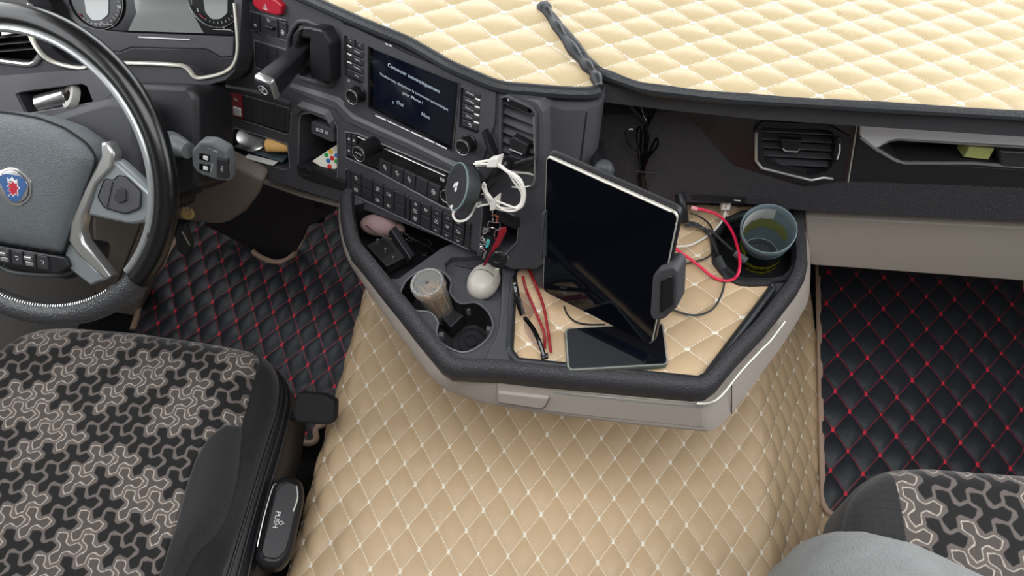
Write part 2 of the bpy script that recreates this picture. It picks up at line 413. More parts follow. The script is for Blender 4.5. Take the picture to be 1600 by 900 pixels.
A_ = (w2(771.3, 673.3, 0)-w2(603.3, 661.7, 0))/4; B_ = (w2(655, 859.3, 0)-w2(686, 668, 0))/3
quilt(T_, [(S_[0], .02), (S_[-1]-.004, .02), (S_[-1]-.004, 1.15), (S_[0], 1.15)], w2(686, 668, 0), A_, B_, 'tan', 'knotw', .0046, .0060, tunnel_surf)
# black mats
T_ = thing('passenger_floor_mat', 'black quilted leather floor mat with red stitching in the passenger footwell', 'floor mat', (.9, .8, -.15))
pz_ = -.145
q = lambda x, y: w2(1200+x/3.4625, 380+y/3.4625, pz_)
A_ = (q(1232, 243)-q(928, 215))/2; B_ = (q(943, 760)-q(928, 215))/3
e0, e1 = w2(1285, 800, pz_), w2(1277, 415, pz_)
pm = rnd([(e1[0], 1.30), (e1[0], e1[1]), (e0[0], e0[1]-.005), (1.2, e0[1]-.02), (1.2, 1.30)], [.0, .0, .035, .02, .0])
quilt(T_, pm, q(928, 215), A_, B_, 'blk', 'knotr', .0048, .0080, flat_surf(pz_+.001), knot_len=.012)
obj('binding', MB().tube([Vector((x, y, pz_+.003)) for x, y in pm], .0065, 8, closed=True, rr=.7), 'bindtan', T_)
T_ = thing('driver_floor_mat', 'black quilted leather floor mat with red stitching in the driver footwell beside the brake pedal', 'floor mat', (-.8, .9, -.28))
dz_ = -.262
q = lambda x, y: w2(480+x/4.5, 420+y/4.5, dz_); q8 = lambda x, y: w2(180+x/4, 250+y/4, dz_)
A_ = (q8(1443, 838)-q8(818, 737))/5; B_ = (q(5, 678)-q(162, 268))/2
dm = [tuple(w2(x, y, dz_)) for x, y in [(208, 516), (230, 456), (262, 400), (292, 350), (340, 340), (380, 392)]]
tongue = [tuple(w2(x, y, dz_)) for x, y in [(380, 378), (396, 394), (408, 403), (432, 411), (452, 405), (466, 390), (476, 368), (480, 345)]]
right = [(tongue[-1][0]+.02, 1.45), (-.462, 1.45), (-.462, .60)]
lowq = [tuple(w2(x, y, dz_)) for x, y in [(497, 668), (494, 688), (478, 693), (440, 680), (380, 672), (300, 690)]]
dpoly = dm[:5]+tongue+right+lowq
quilt(T_, dpoly, q(162, 268), A_, B_, 'blk', 'knotr', .0046, .0070, flat_surf(dz_), knot_len=.011)
obj('binding', MB().tube([Vector((x, y, dz_+.003)) for x, y in tongue[1:]+[right[0]]], .008, 8, sm=4), 'bindtan', T_)
obj('binding', MB().tube([Vector((x, y, dz_+.003)) for x, y in dm[:4]], .008, 8, sm=4), 'bindtan', T_)
obj('binding', MB().tube([Vector((x, y, dz_+.003)) for x, y in [right[2]]+lowq], .008, 8, sm=4), 'bindtan', T_)

# ================================================================== dashboard body
T_DB = thing('dashboard', 'dark grey moulded plastic dashboard carrying the screen, switches and vents', 'dashboard', (0, .9, .3))
FS = Plane(W(540, 45, .70), -27, 16)
FP = Plane(W(1180, 250, .55), 0, 16)
DF = Plane(W(290, 103, .60), 0, 37)
edge = [(372, -30), (455, -12), (500, 4), (560, 36), (640, 76), (700, 100), (780, 134), (850, 139), (915, 134), (945, 134), (985, 139), (1050, 147), (1200, 162), (1600, 188), (1760, 198)]
front = [W(x, y, .712) for x, y in edge]
front = [(p.x, p.y+.004) for p in front]
m_ = MB(); m_.prism(FL, [(-.60, 1.58), front[0]]+front[1:]+[(1.2, front[-1][1]+.02), (1.2, 1.58)], .68, .712, 0)
obj('dash_top', m_, 'dash', T_DB)
# centre face with openings
opn = {
 'cubby_left': [(364, 203), (369, 200), (450, 225), (453, 262), (448, 266), (362, 243)],
 'cubby_mid': [(471, 178), (486, 176), (523, 190), (528, 200), (528, 288), (515, 290), (466, 262), (468, 190)],
 'infot': [(541, 44), (774, 143), (771, 190), (752, 254), (735, 252), (553, 172), (541, 160)],
 'climate': [(540, 206), (560, 209), (715, 275), (712, 330), (690, 322), (590, 268), (541, 246)],
 'switches': [(541, 264), (735, 351), (733, 390), (541, 299)],
 'rowsw': [(352, 144), (356, 141), (452, 169), (456, 178), (454, 208), (448, 210), (362, 182), (352, 176)],
 'lever': [(458, 45), (466, 34), (480, 33), (505, 43), (519, 66), (522, 130), (515, 134), (470, 120), (452, 95), (451, 60)],
 'top3': [(392, 18), (448, 32), (449, 64), (392, 47)],
 'blank3': [(397, 63), (451, 78), (451, 122), (400, 105)],
 'cubby_right': [(755, 318), (765, 312), (812, 344), (808, 378), (790, 398), (748, 398)],
 'vent': [(784, 152), (795, 150), (832, 168), (838, 178), (838, 245), (828, 254), (800, 258), (782, 246)],
}
foot = [(372, -24), (455, -8), (500, 10), (540, 38), (640, 82), (700, 106), (778, 141), (838, 160), (848, 175), (850, 200), (852, 300), (849, 412), (838, 420), (800, 420), (758, 397), (640, 352), (540, 318), (412, 279), (356, 254), (352, 200), (340, 120), (370, 112)]
m_ = MB(); m_.plate(FS, FS.Ls(foot), [FS.Ls(rn) for rn in opn.values()], -.07, 0)
obj('centre_face', m_, 'dash', T_DB, sm=0)
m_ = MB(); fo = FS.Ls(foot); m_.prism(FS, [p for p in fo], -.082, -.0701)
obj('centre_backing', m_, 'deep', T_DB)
# ridges framing openings, edge highlights put into their paler colour
def rim_of(name, px, pl, parent, m='dashl', r=.0016, c=.0004):
    return obj(name, MB().tube([pl.P(a, b, c) for a, b in pl.Ls(px)], r, 6, closed=True), m, parent)
for k in ('cubby_left', 'cubby_mid', 'cubby_right', 'rowsw', 'switches', 'top3', 'blank3', 'climate'): rim_of('opening_edge', opn[k], FS, T_DB, 'dashl', .0014)
# sloping ledge between screen and climate panel, painted paler as its slope catches light
def ridge(pl, px_hi, px_lo, h, m, parent, name='ledge'):
    hi = pl.Ls(px_hi); lo = pl.Ls(px_lo); mdl = [((a[0]+b[0])/2*.5+a[0]*.5, (a[1]+b[1])/2*.5+a[1]*.5) for a, b in zip(hi, lo)]
    rings = [[pl.P(*hi[i], 0), pl.P(*mdl[i], h), pl.P(*lo[i], h*.35), pl.P(*lo[i], 0)] for i in range(len(hi))]
    return obj(name, MB().loft(rings), m, parent)
ridge(FS, [(457, 130), (530, 152), (560, 180), (650, 220), (720, 256), (748, 264)], [(459, 140), (528, 170), (542, 188), (650, 236), (715, 268), (745, 282)], .008, 'dashl', T_DB)
ridge(FS, [(352, 132), (400, 140), (455, 158)], [(351, 139), (398, 150), (455, 168)], .006, 'dash', T_DB)
# silver hood over the middle cubby
ridge(FS, [(464, 166), (472, 158), (515, 172), (522, 186)], [(465, 180), (474, 170), (512, 186), (523, 200)], .012, 'dashl', T_DB, 'cubby_hood')
# column at the right of the centre face (rounded end facing the passenger)
FT = [(-.044, .724), (-.036, .702), (-.010, .695), (.018, .698), (.036, .710), (.043, .730), (.040, .86), (-.04, .86)]
FB = [(-.036, .640), (-.028, .603), (-.012, .594), (.018, .604), (.040, .636), (.047, .68), (.045, .86), (-.04, .86)]
fr = lambda t, z: [Vector((a[0]*(1-t)+b[0]*t, a[1]*(1-t)+b[1]*t, z)) for a, b in zip(FT, FB)]
m_ = MB(); m_.loft([fr(1.04, .435), fr(1, .45), fr(.66, .54), fr(.33, .62), fr(0.03, .70), fr(0.0, .709)])
obj('rounded_end', m_, 'dash', T_DB, sm=50)
m_ = MB(); m_.tube([fr(t, z)[3]+Vector((.003, .001, 0)) for t, z in ((1, .45), (.66, .54), (.33, .62), (0, .705))], .0012, 6); obj('seam', m_, 'deep', T_DB)
# passenger side face
pp = [(925, 125), (1040, 140), (1200, 160), (1600, 186), (1760, 196), (1760, 356), (1600, 346), (1258, 329), (1165, 318), (1040, 316), (925, 312)]
hol = {'vent': [(1188, 197), (1296, 201), (1303, 209), (1300, 257), (1291, 266), (1264, 272), (1195, 251)],
       'tray': [(1352, 216), (1374, 231), (1395, 219), (1720, 242), (1720, 266), (1515, 252), (1405, 250)]}
m_ = MB(); m_.plate(FP, FP.Ls(pp), [FP.Ls(h) for h in hol.values()], -.05, 0); obj('passenger_face', m_, 'grain', T_DB, sm=0)
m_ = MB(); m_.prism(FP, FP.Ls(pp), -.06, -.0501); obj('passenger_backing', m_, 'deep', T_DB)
m_ = MB(); m_.prism(FP, FP.Ls([(1076, 174), (1180, 178), (1180, 189), (1178, 200), (1179, 256), (1187, 266), (1262, 289), (1256, 290), (1150, 258), (1130, 240)]), 0, .0025, .001)
m_.prism(FP, FP.Ls([(1182, 178), (1337, 186), (1322, 281), (1300, 284), (1328, 221), (1327, 211), (1293, 191), (1184, 186)]), 0, .0025, .001)
obj('dark_trim', m_, 'dkred', T_DB, label='dark gloss trim around the passenger vent')
m_ = MB(); m_.prism(FP, FP.Ls([(1343, 188), (1600, 197), (1720, 203), (1720, 232), (1400, 214), (1386, 217), (1372, 227), (1366, 228), (1342, 209)]), 0, .006, .0015)
obj('silver_panel', m_, 'alu', T_DB, label='brushed silver trim panel')
m_ = MB(); m_.tube([FP.P(*FP.L(x, y), .003) for x, y in [(1343, 212), (1366, 230), (1398, 249), (1412, 253), (1515, 253), (1720, 268)]], .0028, 8); m_.tube([FP.P(*FP.L(x, y), .003) for x, y in [(1380, 222), (1392, 217), (1404, 216), (1720, 236)]], .0022, 8)
obj('silver_lip', m_, 'silver', T_DB)
m_ = MB(); m_.tube([FP.P(*FP.L(x, y), .001) for x, y in [(1340, 187), (1325, 284)]], .0011, 6); obj('seam', m_, 'frame', T_DB)
m_ = MB(); m_.prism(FP, FP.Ls([(1340, 216), (1400, 252), (1720, 272), (1720, 300), (1600, 292), (1326, 282)]), 0, .0018, .0006); obj('gloss_panel', m_, 'black', T_DB)
m_ = MB(); m_.box(FP, *[v for v in (lambda a, b: (a[0], b[0], b[1], a[1]))(FP.L(1515, 230), FP.L(1545, 250))], -.03, -.001, .001); obj('sticker', m_, 'label', T_DB, label='yellow-green sticker')
m_ = MB(); m_.prism(FP, rnd(FP.Ls([(1558, 232), (1720, 240), (1720, 268), (1560, 258)]), .004), -.02, .006, .003); obj('latch', m_, 'button', T_DB)
# beige glovebox door under it
PG = Plane(W(1260, 330, .425), 0, 2)
G_ = thing('glovebox', 'long light grey-beige panel below the passenger side of the dashboard', 'glovebox', (.8, .9, .3))
gp = PG.Ls([(1256, 330), (1600, 347), (1780, 357), (1780, 446), (1600, 431), (1264, 406)])
m_ = MB(); m_.prism(PG, rnd(gp, .008), -.05, .012, .003); obj('door', m_, 'beige', G_)
m_ = MB(); m_.box(PG, gp[0][0]-.02, gp[2][0], -.12, .0, -.10, -.051); obj('body', m_, 'deep', G_)
# lower beige trim under the centre face
m_ = MB(); m_.tube([FS.P(a, b, -.05) for a, b in FS.Ls([(356, 257), (412, 283), (470, 303), (540, 322)], -.05)], .006, 8); obj('beige_underside', m_, 'beige', T_DB)

# ================================================================== cream mats on top of the dashboard
T_ = thing('dash_mat', 'cream diamond-quilted leather mat with black piping along the whole dashboard top under the windscreen', 'dash mat', (.2, 1.0, .71))
zt = .722
def bump_surf(z, lift):
    return lambda x, y, h: np.stack([x, y, h+z+lift(x, y)], -1)
fold = lambda x, y: .004*np.sin(x*9+1)*np.sin(y*7)
q3 = lambda x, y: w2(700+x/4, y/4, zt); q4 = lambda x, y: w2(1050+x/2.904, y/2.904, zt)
sl = [(850, 16), (862, 34), (878, 58), (900, 88), (918, 108), (930, 122)]
slit = [tuple(w2(x, y, zt)) for x, y in sl]
el = [(440, -22), (470, -8), (505, 8), (545, 26), (590, 45), (640, 66), (700, 100), (740, 118), (782, 134), (830, 139), (880, 143), (918, 144), (936, 140)]
edl = [tuple(w2(x, y, zt)) for x, y in el]
YB = 1.5
polyL = edl+[tuple(w2(932, 126, zt))]+[(x, y) for x, y in slit[::-1][1:]]+[(slit[0][0]+.01, YB), (-.42, YB)]
A_ = (q3(420, 325)-q3(290, 238))-(q3(225, 403)-q3(290, 238)); B_ = (q3(420, 325)-q3(290, 238))+(q3(225, 403)-q3(290, 238))
A_, B_ = (q3(225, 403)-q3(85, 300))-(q3(290, 238)-q3(85, 300)), (q3(225, 403)-q3(85, 300))+(q3(290, 238)-q3(85, 300))
def droop(pts, r, d):
    P = np.array(pts)
    def f(x, y):
        m = np.full(x.shape, 9.0)
        for i in range(len(P)-1):
            a = P[i]; dd = P[i+1]-a; t = np.clip(((x-a[0])*dd[0]+(y-a[1])*dd[1])/(dd@dd), 0, 1)
            m = np.minimum(m, np.hypot(x-a[0]-t*dd[0], y-a[1]-t*dd[1]))
        return fold(x, y)-d*np.exp(-m/r)
    return f
quilt(T_, polyL, q3(290, 238), A_, B_, 'cream', 'knotw', .0042, .0055, bump_surf(zt, droop(edl, .012, .004)), knot_len=.010)
er = [(930, 108), (945, 116), (965, 124), (1005, 137), (1050, 143), (1120, 151), (1200, 157), (1300, 163), (1450, 172), (1600, 181), (1760, 192)]
edr = [tuple(w2(x, y, zt)) for x, y in er]
sr = [(850, 16), (866, 32), (886, 56), (908, 84), (920, 98)]
slr = [tuple(w2(x, y, zt)) for x, y in sr]
A_ = (q4(572, 75)-q4(543, 370))/3*-1; B_ = (q4(665, 458)-q4(165, 388))/2
polyR = slr+edr+[(1.15, edr[-1][1]), (1.15, YB), (slr[0][0]+.01, YB)]
quilt(T_, polyR, q4(543, 370), A_, B_, 'cream', 'knotw', .0046, .0055, bump_surf(zt, droop(edr, .012, .004)), knot_len=.010)
def zpath(pts, z, k=1): return [Vector((x, y, z)) for x, y in pts]
obj('binding', MB().tube(zpath(edl, zt-.002), .0085, 10, sm=5, rr=.85), 'bind', T_)
obj('binding', MB().tube(zpath([slit[0]]+slit[1:]+[edl[-1]], zt+.003), lambda t: .007+.0015*math.sin(t*31), 10, sm=6), 'bind', T_)
obj('binding', MB().tube(zpath(slr+edr, zt-.001), lambda t: .0078+.0006*math.sin(t*47), 10, sm=5), 'bind', T_)
m_ = MB()                                                  # the stitches of the piping, and puckers where it turns
P_ = smooth(zpath(edl, zt+.0045), 14)
for i in range(0, len(P_)-1, 1):
    d = (P_[i+1]-P_[i]).normalized(); n_ = Vector((d.y, -d.x, 0)); a = P_[i]+n_*(-.0045)
    m_.tube([a-n_*.0012, a+n_*.0012-d*.001], .0006, 4)
obj('piping_stitches', m_, 'button', T_, kind='stuff')
m_ = MB(); m_.lathe(Vector((slit[0][0], slit[0][1], zt+.002)), (0, 0, 1), [(.010, 0), (.011, .004), (.008, .008), (.003, .009)], 14); obj('binding_tip', m_, 'bind', T_)

# ================================================================== tray console in front of the dashboard
TR = thing('tray_console', 'dark plastic tray console with a pale grey-beige skirt, cup holders and storage bin', 'console', (.05, .6, 0))
out_px = [(531, 316), (532, 345), (537, 375), (547, 400), (566, 422), (596, 461), (622, 493), (652, 532), (680, 566), (690, 578), (706, 589), (740, 591), (779, 592), (830, 598), (900, 605), (1000, 614), (1085, 622), (1104, 620), (1120, 609), (1150, 572), (1197, 522), (1216, 498), (1244, 462), (1256, 440), (1261, 418), (1259, 380), (1254, 326)]
zo = .412
outer = [tuple(w2(x, y, zo)) for x, y in out_px]
outer = [(outer[0][0]-.002, outer[0][1]+.06)]+outer+[(outer[-1][0]+.005, outer[-1][1]+.05)]
outer = ccw(outer)
ring = lambda poly, z: [Vector((x, y, z)) for x, y in poly]
m_ = MB(); m_.loft([ring(inset(outer, .004), .392), ring(outer, .398), ring(outer, .414), ring(inset(outer, .003), .423), ring(inset(outer, .009), .430), ring(inset(outer, .016), .4325), ring(inset(outer, .023), .431), ring(inset(outer, .026), .417)], cap0=False, cap1=False)
obj('rim', m_, 'grain', TR, sm=60)
inn = inset(outer, .0255)
ZD = .418; DK = flat(ZD)
xy = lambda pts, z=ZD: [tuple(w2(x, y, z)) for x, y in pts]
bin_ = xy([(548, 322), (550, 368), (575, 408), (605, 436), (622, 436), (690, 388), (750, 362), (745, 340), (640, 300)])
cup8 = xy([(480+x/4.5, 420+y/4.5) for x, y in [(655, 175), (690, 95), (760, 35), (850, 5), (930, 15), (985, 50), (1015, 100), (1005, 165), (1030, 205), (1062, 238), (1110, 246), (1180, 238), (1250, 280), (1298, 350), (1305, 430), (1255, 510), (1170, 572), (1090, 592), (1000, 562), (935, 512), (908, 450), (922, 385), (895, 335), (850, 306), (775, 300), (700, 262), (662, 215)]])
cup8 = sm2(cup8, 2)
mouse_w = xy([(694, 412), (706, 402), (745, 400), (780, 408), (789, 430), (787, 455), (775, 471), (756, 470), (726, 446), (698, 426)])
cupR = xy([(1120, 402), (1117, 372), (1132, 350), (1162, 338), (1210, 330), (1243, 345), (1249, 385), (1240, 415), (1222, 437), (1180, 440), (1150, 436)]); cupR = sm2(cupR, 2)
m_ = MB(); m_.plate(DK, inn, [bin_, cup8, mouse_w, cupR], -.006, 0); obj('deck', m_, 'dash', TR, sm=0)
def well(name, poly, d, m, parent, taper=.004):
    mb = MB(); mb.loft([ring(ccw(poly), ZD-.001), ring(inset(ccw(poly), taper), ZD-d)], cap0=False, cap1=False)
    i2 = inset(ccw(poly), taper); mb.add([Vector((x, y, ZD-d)) for x, y in i2], [tuple(range(len(i2)))])
    return obj(name, mb, m, parent, sm=40)
well('storage_bin', bin_, .085, 'black', TR); well('cup_well', cup8, .065, 'black', TR, .003); well('mouse_well', mouse_w, .011, 'dash', TR, .002); well('cup_well', cupR, .05, 'deep', TR, .003)
obj('cup_ring', MB().tube(ring(cup8, ZD+.0012), .0022, 6, closed=True, rr=.8), 'dashl', TR)
cc = W(480+1155/4.5, 420+505/4.5, ZD-.063)
for r in (.032, .022, .010): obj('cup_floor_ring', MB().tube([cc+Vector((r*math.cos(k*PI/16), r*math.sin(k*PI/16), 0)) for k in range(32)], .0009, 5, closed=True), 'rubber', TR)
for x, y in ((1132, 285), (1278, 430), (940, 470)):
    p = W(480+x/4.5, 420+y/4.5, ZD-.02); obj('cup_clip', MB().box(flat(p.z), p.x-.004, p.x+.004, p.y-.003, p.y+.005, -.014, .004, .001), 'dashl', TR)
pt = W(480+1040/4.5, 420+330/4.5, ZD-.028); obj('cup_saddle', MB().prism(flat(ZD-.062), xy([(480+x/4.5, 420+y/4.5) for x, y in [(935, 340), (1010, 260), (1105, 330), (1010, 420)]], ZD-.03), 0, .034, .003), 'black', TR)
dv = xy([(784, 420), (803, 420), (797, 480), (794, 545), (800, 566), (806, 573), (755, 567), (764, 548), (776, 525), (782, 490)], ZD+.006)
obj('divider', MB().prism(DK, dv, 0, .009, .004), 'dash', TR)
gx = xy([(716, 408), (752, 411), (742, 421), (712, 415)], ZD-.009); obj('grip_pad', MB().prism(flat(ZD-.0105), gx, 0, .003, .001), 'grain', TR)
# skirt
bot_px = [(529, 330), (530, 355), (536, 385), (544, 408), (558, 430), (583, 467), (606, 500), (634, 538), (662, 575), (674, 590), (696, 608), (735, 624), (779, 634), (830, 643), (900, 652), (1000, 664), (1088, 673), (1108, 673), (1126, 664), (1152, 634), (1205, 563), (1226, 534), (1256, 484), (1264, 462), (1266, 430), (1266, 400), (1262, 340)]
topr = [W(x, y, .402) for x, y in out_px]; botr = [W(x, y, .342) for x, y in bot_px]
topr = smooth(topr, 3); botr = smooth(botr, 3); cen = Vector((.08, .62, 0))
pull = lambda r, k, z: [Vector((p.x+(cen.x-p.x)*k, p.y+(cen.y-p.y)*k, z)) for p in r]
m_ = MB(); m_.loft([pull(topr, .02, .404), [p.lerp(q_, .12)+Vector((0, 0, 0)) for p, q_ in zip(topr, botr)], [p.lerp(q_, .93) for p, q_ in zip(topr, botr)], botr, pull(botr, .01, .337), pull(botr, .04, .334), pull(botr, .5, .30)], cap0=False, cap1=False, closed=False)
obj('skirt', m_, 'beige', TR, sm=50, label='pale grey-beige lower skirt')
m_ = MB(); m_.loft([pull(botr, .30, .31), pull(botr, .5, .25), pull(botr, .78, .0)], cap0=True, cap1=True); obj('pedestal', m_, 'beigedark', TR, sm=40)
def plane3(p, q_, r, c=0):      # origin p, X towards q, containing r
    pl = Plane(p, 0, 0); X = np.array(q_-p); X /= np.linalg.norm(X); V = np.array(r-p); N = np.cross(X, V); N /= np.linalg.norm(N)
    if N@(CAM-np.array(p)) < 0: N = -N
    pl.X, pl.N = X, N; pl.Y = np.cross(N, X); return pl
def sk(x, t):                   # a point on the skirt front: pixel column and height fraction
    f = lambda L_: float(np.interp(x, [a for a, b in L_], [b for a, b in L_])); i0, i1 = out_px[11:18], bot_px[11:18]
    return W(x, f(i0), .402).lerp(W(x, f(i1), .342), t)
SK = plane3(sk(790, .1), sk(1080, .1), sk(930, .9))
m_ = MB(); m_.prism(SK, rnd(SK.Ls([(776, 600), (790, 594), (865, 602), (866, 612), (1096, 630), (1100, 667), (930, 650), (845, 640), (781, 630)]), .003), -.012, .002, .0015); obj('drawer_front', m_, 'beige', TR)
m_ = MB(); m_.prism(SK, rnd(SK.Ls([(778, 608), (858, 617), (853, 629), (846, 634), (779, 624)]), .003), .0021, .0075, .002); obj('drawer_grip', m_, 'beige', TR)
obj('grip_groove', MB().tube([SK.P(*SK.L(x, y), .0022) for x, y in [(779, 626), (846, 637), (853, 632), (859, 619)]], .0017, 6), 'beigedark', TR)
obj('inlay_line', MB().tube([SK.P(*SK.L(x, y), .002) for x, y in [(866, 606), (1000, 620), (1096, 628)]], .0012, 6), 'frame', TR)
obj('inlay_line', MB().tube([SK.P(*SK.L(x, y), .002) for x, y in [(866, 612), (1000, 626), (1098, 634)]], .0011, 6), 'inlay', TR)
inl = [W(x, y, .402) for x, y in [(1085, 627), (1105, 626), (1123, 615), (1153, 578), (1186, 543), (1200, 529), (1222, 500)]]
obj('inlay_line', MB().tube([p+Vector((.003, -.003, 0)) for p in inl], .0024, 8, sm=3), 'frame', TR)
obj('skirt_seam', MB().tube([W(1143, 596, .402), W(1143, 646, .342)], .0009, 5), 'deep', TR)

# tan mat lying in the tray
TM = thing('tray_mat', 'tan diamond-quilted leather mat with black edging lying in the tray, under tablet and phones', 'mat', (.1, .6, ZD))
tp = rnd(xy([(803, 424), (795, 548), (806, 566), (1090, 596), (1103, 590), (1207, 452), (1203, 444), (1158, 443), (1138, 437), (1118, 412), (1114, 375), (1130, 349), (1160, 336), (1240, 328), (1238, 322), (1060, 316), (960, 300), (870, 332)], ZD+.003), .004, 2)
q2 = lambda x, y: w2(780+x/3.3333, 400+y/3.3333, ZD+.004)
B_ = q2(1270, 155)-q2(1010, 147); A_ = q2(1125, 398)-q2(1140, 230)
quilt(TM, tp, q2(1140, 230), A_, B_, 'tan', 'knotw', .0036, .0056, bump_surf(ZD+.001, lambda x, y: .0018*np.sin(x*21)*np.sin(y*27+1)), knot_len=.0095)
obj('edging', MB().tube([Vector((x, y, ZD+.0045)) for x, y in tp], lambda t: .0078+.0006*math.sin(t*120), 10, closed=True, rr=.8), 'bind', TM)
cl = inset(ccw(cupR), -.006); obj('cloth_ring', MB().loft([ring(cl, ZD+.001), ring(inset(cl, .002), ZD+.006), ring(inset(cl, .009), ZD+.006), ring(inset(cl, .012), ZD-.02)], False, False), 'bind', TM, sm=60)

# ================================================================== units set into the centre face
def pbox(pl, px, c0, c1, m, parent, name, bev=.001, r=0, label=None, sm=30):
    poly = pl.Ls(px, c1)
    if r: poly = rnd(poly, r)
    return obj(name, MB().prism(pl, poly, c0, c1, bev), m, parent, label=label, sm=sm)
def strokes(pl, x, y, s, segs, parent, c, m='icon', name='icon', r=.00035):
    a, b = pl.L(x, y, c); mb = MB()
    for sg in segs: mb.tube([pl.P(a+u*s, b+v*s, c) for u, v in sg], r, 4)
    return obj(name, mb, m, parent, sm=0)
circ = lambda r=.4, n=8, cx=0, cy=0: [(cx+r*math.cos(2*PI*k/n), cy+r*math.sin(2*PI*k/n)) for k in range(n+1)]
IC = dict(seat=[[(-.4, .5), (-.2, -.1), (.2, -.1), (.3, -.5)], circ(.16, 6, -.1, .5), [(.1, .3), (.5, .1)]], box=[[(-.5, -.4), (.5, -.4), (.5, .4), (-.5, .4), (-.5, -.4)], [(-.2, 0), (.2, 0)]],
          up=[[(-.4, -.2), (0, .25), (.4, -.2)]], down=[[(-.4, .2), (0, -.25), (.4, .2)]], bulb=[circ(.35), [(-.2, -.6), (.2, -.6)], [(0, -.35), (0, -.6)]],
          truck=[[(-.6, -.3), (-.6, .3), (.1, .3), (.1, -.3), (-.6, -.3)], [(.1, .1), (.5, .1), (.6, -.3), (.1, -.3)]], zero=[circ(.3)], wave=[[(-.5, .4), (0, .1), (.5, .4)], [(-.5, 0), (0, -.3), (.5, 0)]],
          fan=[circ(.5, 8), [(-.3, 0), (.3, 0)], [(0, -.3), (0, .3)]], ret=[[(-.4, .3), (.3, .3), (.4, 0), (.3, -.3), (-.1, -.3)], [(-.2, .5), (-.4, .3), (-.2, .1)]], power=[circ(.35), [(0, .1), (0, .55)]])
def knob(name, pl, x, y, c0, c1, r, parent, label=None, ring='silver', n=32):
    """round knob whose FACE centre is seen at pixel x, y"""
    a, b = pl.L(x, y, c1); k = obj(name, MB().lathe(pl.P(a, b, c0), pl.N, [(r*1.08, 0), (r*1.08, .002), (r, .003), (r*.98, c1-c0-.002), (r*.86, c1-c0), (r*.6, c1-c0), (r*.56, c1-c0-.0008)], n), 'knob', parent, label=label)
    obj('knob_ring', MB().tube([pl.P(a+r*.88*math.cos(2*PI*i/32), b+r*.88*math.sin(2*PI*i/32), c1) for i in range(32)], .0006, 6, closed=True), ring, k)
    return k, (a, b)
# --- infotainment unit
U = thing('infotainment_unit', 'touchscreen unit showing French text about automatic connection, knobs on both sides', 'infotainment screen', W(650, 150, .6))
bz = [(536, 36), (560, 44), (640, 84), (700, 108), (777, 141), (775, 190), (754, 256), (735, 256), (690, 240), (552, 175), (540, 164)]
scr = [(577, 71), (719, 129), (708, 236), (577, 168)]
lbt = [(540, 54), (552, 57), (569, 70), (569, 132), (562, 130), (540, 118)]
rbt = [(722, 135), (752, 145), (750, 206), (744, 209), (719, 198)]
m_ = MB(); m_.plate(FS, rnd(FS.Ls(bz), .004), [FS.Ls(scr), FS.Ls(lbt), FS.Ls(rbt)], -.03, .0035); obj('bezel', m_, 'dash', U, sm=0)
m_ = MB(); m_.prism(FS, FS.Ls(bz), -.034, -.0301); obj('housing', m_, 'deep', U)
g_ = pbox(FS, [(578, 72), (718, 130), (707, 235), (578, 167)], -.02, .0005, 'gloss', U, 'screen', .0005)
s_ = pbox(FS, [(583, 76), (713, 129), (703, 227), (583, 165)], -.02, .0009, 'screen', U, 'display', .0002)
obj('screen_edge', MB().tube([FS.P(a, b, .0035) for a, b in FS.Ls(scr, .0035)], .0009, 6, closed=True), 'black', U)
for s, x, y, h in (('Connecter automatiquement', 646, 122, .0080), ('Voulez-vous désactiver la connexion automatique', 646, 143, .0062), ('pour iPhone ?', 645, 153, .0066), ('Oui', 625, 162, .0085), ('Non', 665, 181, .0085)):
    text(s, FS, x, y, h, 'screentext', s_, c=.0013, ang=rad(-1.5))
strokes(FS, 614, 160, .004, [[(-.2, .5), (.3, 0), (-.2, -.5)]], s_, .0013, 'screentext', 'cursor', .0003)
pts = [(586, 180), (700, 233)]
pa, pb = FS.L(*pts[0], .004), FS.L(*pts[1], .004)
m_ = MB()
for k in range(6):
    t0, t1 = k/6+.008, (k+1)/6-.012; e0_ = [FS.P(pa[0]+(pb[0]-pa[0])*t, pa[1]+(pb[1]-pa[1])*t, .004) for t in (t0, t1)]
    m_.tube(e0_, .0012 if k not in (1, 2) else .0008, 6)
obj('light_strip', m_, 'icon', U)
Q = [(541, 55), (569, 68), (569, 131), (541, 118)]
names = [None, 'RADIO', 'MEDIA', 'TRAFFIC', 'NAV']
for i in range(5):
    v0, v1 = i/5+.012, (i+1)/5-.012
    if i == 0:
        for u0, u1, g in ((.02, .47, '<'), (.53, .98, '>')):
            b_ = pbox(FS, cell(Q, u0, u1, v0, v1), -.02, .0045, 'button', U, 'button', .0012); text(g, FS, *mid(cell(Q, u0, u1, v0, v1)), .005, 'icon', b_, c=.0049)
    else:
        q_ = cell(Q, .02, .98, v0, v1); b_ = pbox(FS, q_, -.02, .0045, 'button', U, 'button', .0012); text(names[i], FS, mid(q_)[0]+3, mid(q_)[1]+1, .0036, 'icon', b_, c=.0049)
        if i < 4: q_ = cell(Q, .04, .28, v0+.02, v0+.05); pbox(FS, q_, .004, .0052, 'led', b_, 'indicator', .0002)
Q = [(723, 136), (751, 147), (748, 207), (720, 197)]
for i, s in enumerate(('PHONE', 'CAMERA', 'DISPLAY', 'SETUP', None)):
    v0, v1 = i/5+.012, (i+1)/5-.012; q_ = cell(Q, .02, .98, v0, v1); b_ = pbox(FS, q_, -.02, .0045, 'button', U, 'button', .0012)
    if s: text(s, FS, mid(q_)[0]-2, mid(q_)[1]-1, .0038, 'icon', b_, c=.0049); pbox(FS, cell(Q, .70, .97, v1-.035, v1+.0), .004, .0052, 'led', b_, 'indicator', .0002)
    else: strokes(FS, *mid(q_), .006, IC['ret'], b_, .0049)
